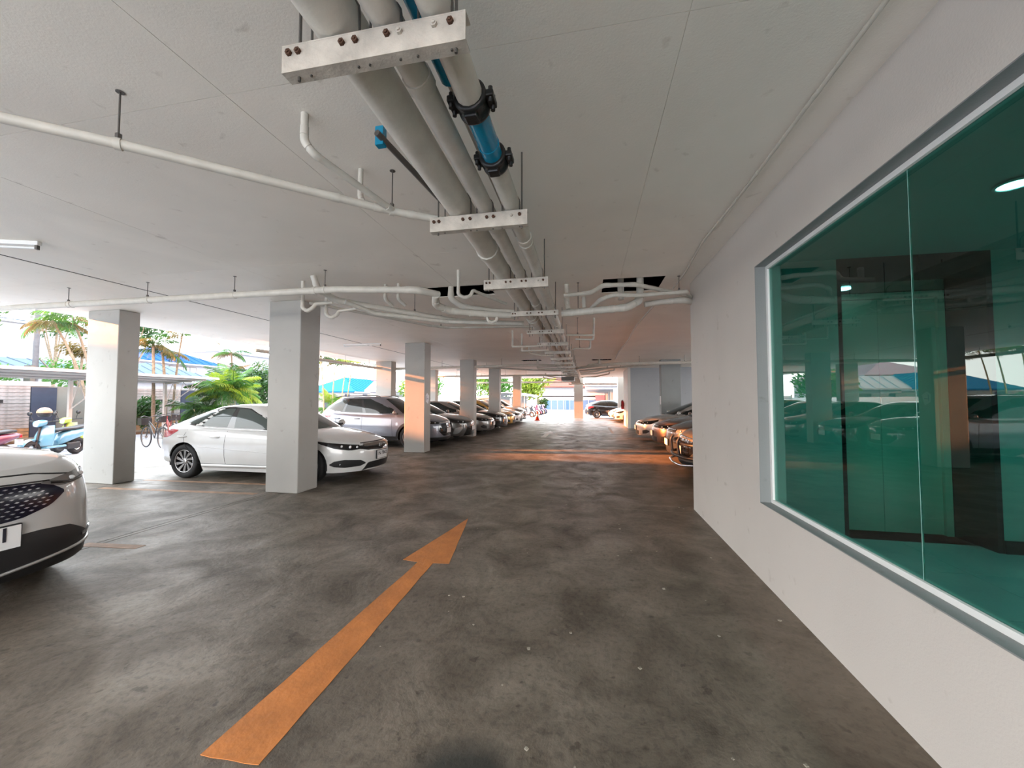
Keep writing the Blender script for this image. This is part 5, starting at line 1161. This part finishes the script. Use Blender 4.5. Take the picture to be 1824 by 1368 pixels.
house('pale house with grey tiled roof right behind the utility pole', -39, -34, 14, 22, 3.4, 0.8, M_groof, 1.0, [(21, 1.2, 2, 1.2)])
house('low white house with turquoise roof behind the silver crossover', -37, -30, 45.5, 58, 2.55, 2.0, M_troof, 0.9, [(48, 0.8, 2.0, 1.2)])
house('white gabled garage right of the far driveway pillar', -27, -22, 44.5, 48.2, 2.6, 1.3, M_hw, 1.0, [], gable=True)
house('white building with mauve roof beyond the turquoise roof', -46, -36, 64, 84, 5.0, 2.4, M_mroof, 1.0, [(64, 2.6, 2, 1.4), (68, 2.6, 2, 1.4), (72, 2.6, 2, 1.4)])
house('small far house with red roof right of the blue roofed house', -75, -66, 62, 74, 5.4, 2.0, M_rroof, 1.0, [(64, 3, 2, 1.4)])
house('white apartment house with pale blue eaves behind the palm clump', -66, -52, 46, 60, 8.5, 1.5, mat('pale blue eaves', (0.45, 0.60, 0.75), 0.5), 1.0, [(50, 5, 1.6, 1.6), (54, 5, 1.6, 1.6), (58, 5, 1.6, 1.6)])
house('white house with red roof at the far end of the aisle', -7.5, -0.9, 64, 74, 3.6, 3.2, M_rroof, 1.0, [])
boxx = None
house('added tall sun-blocking house left of the frame', -46, -40, -30, 0.4, 9.3, 0.4, M_groof, 1.0, [(-8, 1.2, 2, 1.2)])  # unseen block added to keep sun off the right wall and near floor
house('added lower sun-blocking wing left of the frame', -46, -40, 1.05, 3.75, 8.6, 0.2, M_groof, 1.0, [], ov=0.1)  # added out of view, height set so sun only skims the pillar top
house('added long sun-blocking house left of the frame', -46, -40, 4.0, 25.0, 7.2, 0.35, M_groof, 1.0, [(10, 1.2, 2, 1.2), (5, 4.2, 2, 1.4)], ov=0.1)  # added out of view, roofline cuts the low sun on floor and pillars
# low white wall and fence beyond the left bays
tag(boxo('low_wall', mat('bright white wall', (0.80, 0.80, 0.79), 0.7), -14.6, -14.4, 21, 42, -0.03, 1.65), 'low bright white wall beyond the far left bays', 'wall')
t = thing('grey_fence', 'grey metal mesh fence panels beyond the last left pillars', 'fence', (-10.5, 38, -0.03))
for i in range(6):
    x = -14.4+i*1.7; boxo('fence_post', M_shs, x-0.04, x+0.04, 37.96, 38.04, -0.03, 1.9, t)
    if i < 5: boxo('fence_panel', mat('grey mesh', (0.35, 0.38, 0.38), 0.6), x+0.06, x+1.62, 37.98, 38.0, 0.1, 1.8, t)
# ---- far end: blue gate, white wall
M_gblue = mat('pale blue gate', (0.09, 0.17, 0.30), 0.5, noise=0.08); M_gblue2 = mat('steel blue post', (0.12, 0.20, 0.36), 0.5)
t = thing('blue_gate', 'pale blue sliding gate closing the far end of the driveway', 'gate', (-3.2, 55, -0.03))
for i in range(8): boxo('gate_panel', M_gblue, -6.0+i*0.86, -6.0+i*0.86+0.82, 55.0, 55.05, 0.02, 1.38, t)
for x in (-6.1, -3.15, 0.9): boxo('gate_post', M_gblue2, x-0.11, x+0.11, 54.92, 55.1, -0.03, 1.45, t)
boxo('top_rail', M_hw, -6.2, 1.0, 54.95, 55.1, 1.45, 1.55, t)
tag(boxo('far_wall', mat('bright white wall', (0.8, 0.8, 0.79), 0.7), -9.0, 8.0, 60.0, 60.2, -0.03, 2.6), 'white wall with dark band behind the blue gate', 'wall')
tag(boxo('dark_band', M_blk, -8.0, 7.5, 59.93, 59.99, 1.85, 2.05), 'long dark slot along the far white wall', 'band')
# second parking structure, pillars and ceiling beams receding
tag(boxo('concrete_deck', M_wallgrey, -0.3, 14, 37, 78, 2.75, 3.1), 'concrete deck roof of the second parking hall in the distance', 'roof')
for i, y in enumerate((37.2, 42, 47, 52, 57, 62)): tag(boxo('deck_beam', M_wallgrey, -0.3, 14, y, y+0.45, 2.45, 2.75), '%s cross beam of the distant second parking hall' % ['nearest', 'second', 'third', 'fourth', 'fifth', 'farthest'][i], 'beam')
for i, y in enumerate((37.2, 42, 47, 52, 57, 62)): tag(boxo('far_pillar', M_pillar, 2.3, 3.05, y, y+0.45, -0.03, 2.45), '%s pillar of the distant second parking hall' % ['nearest', 'second', 'third', 'fourth', 'fifth', 'farthest'][i], 'pillar')
tag(boxo('pink_sign', mat('faded pink board', (0.62, 0.24, 0.30), 0.6), 1.0, 2.4, 57.0, 57.06, 1.15, 2.1), 'faded pink board hanging in the distant hall', 'sign')
# gable with red roof, white cloth etc. handled by the far house; traffic cone
M_cone = mat('cone orange red', (0.75, 0.09, 0.04), 0.5)
t = thing('traffic_cone', 'small orange red traffic cone with white band in the sunny aisle end', 'cone', (-3.586, 27.53, 0))
MB().box(-3.77, -3.40, 27.35, 27.71, 0, 0.035, 0.01).build('base', M_cone, t)
MB().lathe([(0.14, 0.03), (0.035, 0.70), (0.03, 0.70), (0.0, 0.69)], seg=18, origin=(-3.586, 27.53, 0)).build('cone_body', M_cone, t)
MB().lathe([(0.105, 0.28), (0.075, 0.46)], seg=18, origin=(-3.586, 27.53, 0)).lathe([(0.107, 0.28), (0.077, 0.46)], seg=18, origin=(-3.586, 27.53, 0)).build('white_band', M_sticker, t)
# ---- scooters
def wheel2(parent, x, z, r, w, spokes=0, m=M_alloy):
    o = MB().lathe([(r-w*0.9, -w/2), (r-w*0.2, -w/2), (r, -w*0.2), (r, w*0.2), (r-w*0.2, w/2), (r-w*0.9, w/2)], 'y', 24, (x, 0, z), closed=True).build('wheel', M_tire, parent, True)
    mb = MB().lathe([(r-w*0.9, -w*0.3), (r-w*0.9, w*0.3), (r-w*1.15, w*0.3), (r-w*1.15, -w*0.3)], 'y', 24, (x, 0, z), closed=True).lathe([(0.035, -w*0.7), (0.035, w*0.7)], 'y', 10, (x, 0, z))
    for i in range(spokes or 5):
        a = 2*math.pi*i/(spokes or 5); rr = r-w*1.0; mb.tube([(x, 0, z), (x+rr*math.cos(a), 0, z+rr*math.sin(a))], 0.003 if spokes else 0.018, 4)
    q = mb.build('rim', m, parent, True); return o
def loft(mb, secs, n=12):
    G = []
    for (x, y, z, ry, rz, sq) in secs:   # ellipse sections in the yz plane
        G.append([Vector((x, y+ry*math.copysign(abs(math.cos(a))**sq, math.cos(a)), z+rz*math.copysign(abs(math.sin(a))**sq, math.sin(a)))) for a in [2*math.pi*k/n for k in range(n+1)]])
    V = mb.grid(G)
    for r_ in (V[0], V[-1]):
        try: mb.bm.faces.new(r_[:-1])
        except ValueError: pass
M_seat = mat('black vinyl seat', (0.02, 0.02, 0.022), 0.5)
def scooter(label, x, y, rz, pm, cat='scooter', group=None, helmet=None, simple=False):
    t = thing('scooter', label, cat, (x, y, -0.035), rz, group)   # front towards +x, origin mid wheelbase
    wheel2(t, 0.62, 0.24, 0.24, 0.11); wheel2(t, -0.62, 0.24, 0.24, 0.12)
    mb = MB(); G = []       # front fender
    for a in np.linspace(-0.2, math.pi*0.75, 10): G.append([Vector((0.62+0.275*math.cos(a), yy, 0.24+0.275*math.sin(a)+(0.03 if yy == 0 else 0))) for yy in (-0.075, -0.04, 0, 0.04, 0.075)])
    mb.grid(G); mb.build('front_fender', pm, t, True)
    mb = MB(); G = []       # leg shield
    for q in np.linspace(0, 1, 9):
        z = 0.34+0.52*q; xx = 0.40-0.13*q+0.05*math.sin(q*math.pi); w = 0.20+0.05*math.sin(q*math.pi)-0.08*q
        G.append([Vector((xx-0.10*(s/1.0)**2+0.07*(1-abs(s)), w*s, z)) for s in np.linspace(-1, 1, 9)]+[Vector((xx-0.10*(s)**2-0.03, w*s, z)) for s in np.linspace(1, -1, 9)])
    mb.grid(G); mb.build('leg_shield', pm, t, True)
    mb = MB(); mb.box(-0.15, 0.38, -0.17, 0.17, 0.26, 0.32, 0.02); mb.build('footboard', pm, t, True)
    MB().box(-0.1, 0.32, -0.12, 0.12, 0.32, 0.325).build('foot_mat', M_blk, t, True)
    mb = MB(); loft(mb, [(0.0, 0, 0.36, 0.10, 0.08, 0.8), (-0.12, 0, 0.48, 0.15, 0.16, 0.7), (-0.35, 0, 0.55, 0.17, 0.16, 0.7), (-0.65, 0, 0.60, 0.16, 0.12, 0.7), (-0.90, 0, 0.66, 0.10, 0.07, 0.8), (-0.97, 0, 0.67, 0.05, 0.04, 0.9)]); mb.build('rear_body', pm, t, True)
    mb = MB(); loft(mb, [(0.0, 0, 0.69, 0.08, 0.03, 0.8), (-0.12, 0, 0.73, 0.14, 0.045, 0.7), (-0.45, 0, 0.74, 0.15, 0.045, 0.7), (-0.75, 0, 0.78, 0.13, 0.045, 0.7), (-0.88, 0, 0.78, 0.07, 0.03, 0.8)]); mb.build('seat', M_seat, t, True)
    MB().box(-0.62, -0.20, 0.06, 0.13, 0.17, 0.36, 0.03).box(-0.55, -0.25, -0.13, 0.10, 0.18, 0.36, 0.03).tube([(-0.3, -0.13, 0.22), (-0.75, -0.17, 0.28)], 0.05, 10).build('engine', M_blk, t, True)
    MB().tube([(0.62, 0, 0.24), (0.56, 0.06, 0.32), (0.40, 0, 0.80), (0.36, 0, 0.95)], 0.025, 8, 0.03).build('fork', M_alloyd, t, True)
    mb = MB(); loft(mb, [(0.52, 0, 0.90, 0.04, 0.04, 0.9), (0.48, 0, 0.91, 0.10, 0.08, 0.8), (0.36, 0, 0.94, 0.13, 0.08, 0.8), (0.28, 0, 0.96, 0.08, 0.04, 0.9)]); h_ = mb.build('handlebar_cowl', pm, t, True)
    mb = MB(); bmesh.ops.create_uvsphere(mb.bm, u_segments=12, v_segments=8, radius=0.062); bmesh.ops.translate(mb.bm, vec=(0.485, 0, 0.90), verts=mb.bm.verts); mb.build('headlamp', M_lensb, t, True)
    MB().tube([(0.28, -0.33, 0.98), (0.35, -0.1, 0.96), (0.35, 0.1, 0.96), (0.28, 0.33, 0.98)], 0.016, 8, 0.06).build('handlebar', M_blk, t, True)
    if not simple:
        for s in (1, -1):
            MB().tube([(0.33, s*0.2, 0.97), (0.36, s*0.26, 1.14)], 0.007, 6).lathe([(0.0, -0.01), (0.055, -0.008), (0.055, 0.006), (0, 0.01)], 'x', 14, (0.36, s*0.27, 1.17)).build('mirror', M_blk, t, True)
    MB().box(-1.0, -0.95, -0.05, 0.05, 0.60, 0.68, 0.01).build('tail_lamp', M_tail, t, True)
    MB().box(-0.98, -0.965, -0.10, 0.10, 0.42, 0.56).build('number_plate', M_plate, t, True)
    MB().lathe([(0.0, -0.012), (0.03, -0.01), (0.03, 0.012)], 'y', 8, (-0.5, 0.12, 0.50)).build('side_badge', M_lfy, t, True)
    return t
M_sky = mat('pale blue enamel', (0.10, 0.26, 0.36), 0.25, coat=0.8, noise=0.05)
ang = math.atan2(-0.933, 0.358)   # nose towards far left
scooter('pale blue scooter with tan helmet on its handlebar, left of the nearest left pillar', -14.14, 7.92, ang, M_sky)
t = thing('helmet', 'tan open face helmet resting on the pale blue scooter handlebar', 'helmet', (-15.25, 9.0, 0.99))
hx, hy = -14.14+0.30*math.cos(ang), 7.92+0.30*math.sin(ang)
t.location = (hx, hy, 0.99)
mb = MB(); bmesh.ops.create_uvsphere(mb.bm, u_segments=20, v_segments=12, radius=0.145)
bmesh.ops.delete(mb.bm, geom=[v for v in mb.bm.verts if v.co.z < -0.03], context='VERTS'); bmesh.ops.translate(mb.bm, vec=(hx, hy, 1.16), verts=mb.bm.verts); mb.build('shell', mat('tan helmet shell', (0.34, 0.21, 0.13), 0.4), t)
mb = MB(); bmesh.ops.create_uvsphere(mb.bm, u_segments=20, v_segments=12, radius=0.135); bmesh.ops.delete(mb.bm, geom=[v for v in mb.bm.verts if v.co.z > 0.0 or v.co.z < -0.11], context='VERTS'); bmesh.ops.translate(mb.bm, vec=(hx, hy, 1.15), verts=mb.bm.verts); mb.build('padding', M_blk, t)
scooter('dark motorbike behind the pale blue scooter, black handlebar showing', -15.4, 9.1, ang+0.1, mat('lime motorbike', (0.30, 0.42, 0.06), 0.3, coat=0.5), 'motorbike')
scooter('purple red motorbike at the left edge of the picture', -13.7, 6.15, ang-0.2, mat('maroon enamel', (0.12, 0.02, 0.05), 0.3, coat=0.5), 'motorbike')
# far parked motorbikes
cols = [(0.02, 0.02, 0.025), (0.45, 0.45, 0.47), (0.40, 0.04, 0.10), (0.55, 0.56, 0.58), (0.03, 0.03, 0.08), (0.60, 0.22, 0.35), (0.50, 0.50, 0.50)]
pos = [(-5.3, 34.6), (-5.25, 36.0), (-5.2, 37.4), (-5.15, 38.8), (-5.1, 40.2), (-5.05, 41.6), (-5.3, 33.3)]
for i, ((x, y), cl) in enumerate(zip(pos, cols)):
    w_ = ['black', 'silver grey', 'dark red', 'pale grey', 'navy', 'pink', 'light grey'][i]
    scooter('%s parked scooter in the sunny row at the far end of the aisle' % w_, x, y, -0.5, mat('scooter enamel %d' % i, cl, 0.3, coat=0.5), 'scooter', 'scooters parked in the far sunny row', simple=True)
# small shelter over them
t = thing('net_canopy', 'grey net canopy sagging over the far parked scooters', 'canopy', (-7.5, 38, -0.03))
G = [[Vector((-9.5+4.2*i/8, 34+9*j/8, 1.75+0.35*math.sin(math.pi*i/8)+0.1*math.sin(j))) for i in range(9)] for j in range(9)]
mb = MB(); mb.grid(G); o = mb.build('net', mat('grey net', (0.30, 0.31, 0.30), 0.8), t); md = o.modifiers.new('s', 'SOLIDIFY'); md.thickness = 0.02
for x, y in ((-9.4, 34.2), (-5.6, 34.2), (-9.4, 42.8), (-5.6, 42.8)): MB().tube([(x, y, -0.03), (x, y, 1.85)], 0.03, 8).build('post', M_shs, t)
# ---- bicycles
def bicycle(label, x, y, rz, fm, rimm):
    t = thing('bicycle', label, 'bicycle', (x, y, -0.035), rz)
    wheel2(t, 0.52, 0.34, 0.34, 0.035, 16, rimm); wheel2(t, -0.52, 0.34, 0.34, 0.035, 16, rimm)
    mb = MB().tube([(0.52, 0, 0.34), (0.38, 0, 0.80), (0.35, 0, 0.95)], 0.014, 8).tube([(0.38, 0, 0.78), (0.0, 0, 0.32), (-0.18, 0, 0.80)], 0.016, 8).tube([(0.37, 0, 0.84), (-0.14, 0, 0.55)], 0.014, 8).tube([(0.0, 0, 0.32), (-0.52, 0, 0.34), (-0.15, 0, 0.66)], 0.010, 6)
    mb.build('frame', fm, t, True)
    MB().tube([(0.22, -0.28, 0.98), (0.37, -0.14, 1.02), (0.35, 0, 0.96), (0.37, 0.14, 1.02), (0.22, 0.28, 0.98)], 0.012, 6, 0.05).build('handlebar', M_blk, t, True)
    mb = MB(); loft(mb, [(-0.08, 0, 0.84, 0.02, 0.02, 0.9), (-0.2, 0, 0.84, 0.06, 0.03, 0.8), (-0.32, 0, 0.85, 0.08, 0.035, 0.8)]); mb.build('saddle', M_seat, t, True)
    mb = MB()
    for i in range(5): mb.box(0.52+0.02, 0.80, -0.14+i*0.065, -0.132+i*0.065, 0.72, 0.94)
    mb.box(0.54, 0.80, -0.14, 0.13, 0.715, 0.72).box(0.54, 0.55, -0.14, 0.13, 0.72, 0.94).box(0.79, 0.80, -0.14, 0.13, 0.72, 0.94); mb.build('basket', M_blk, t, True)
    G = [[Vector((-0.52+0.375*math.cos(a), yy, 0.34+0.375*math.sin(a))) for yy in (-0.025, 0.025)] for a in np.linspace(0.3, math.pi, 12)]
    mb = MB(); mb.grid(G); o = mb.build('mudguard', rimm, t, True); md = o.modifiers.new('s', 'SOLIDIFY'); md.thickness = 0.004
    return t
bicycle('black bicycle with pale rear mudguard behind the white sedan boot', -13.55, 9.95, 2.9, M_blk, M_rod)
bicycle('dark red bicycle parked between the black bicycle and the shelter post', -14.6, 11.2, 2.7, mat('dark red frame', (0.18, 0.02, 0.02), 0.4), M_rod)
bicycle('grey bicycle beside the shelter post', -15.6, 12.2, 2.5, M_rod, M_alloyd)

for i, (x, y, z, r_) in enumerate([(-29, 8.6, 6.2, 1.2), (-28, 11.0, 5.6, 1.2), (-30, 13.6, 6.0, 1.3), (-30, 16.6, 5.8, 1.2)]):
    bush('leafy_tree', '%s of the added sun-dappling trees left of the frame' % ['third', 'second', 'first', 'fourth'][i], 'tree', x, y, z, 1.2, r_, 0.9, 420, 0.13, M_lfd, 0.09, 60+i)  # unseen crowns added to break the sunlight into dapples

# gravel crumbs on the near floor
rg = random.Random(5); mb = MB()
for i in range(46):
    x, y = rg.uniform(-1.3, 1.35), rg.uniform(1.2, 6.0); q = rg.uniform(0.003, 0.008); a = rg.uniform(0, 3.14)
    mb.hull([(x+q*1.6*math.cos(a+k*1.57+rg.uniform(-0.3, 0.3)), y+q*1.6*math.sin(a+k*1.57), z) for k in range(4) for z in (0.0005, q*rg.uniform(0.5, 1.0))])
tag(mb.build('gravel', mat('pale gravel', (0.30, 0.27, 0.22), 0.8)), 'pale gravel crumbs scattered on the concrete near the white wall', 'gravel', kind='stuff')
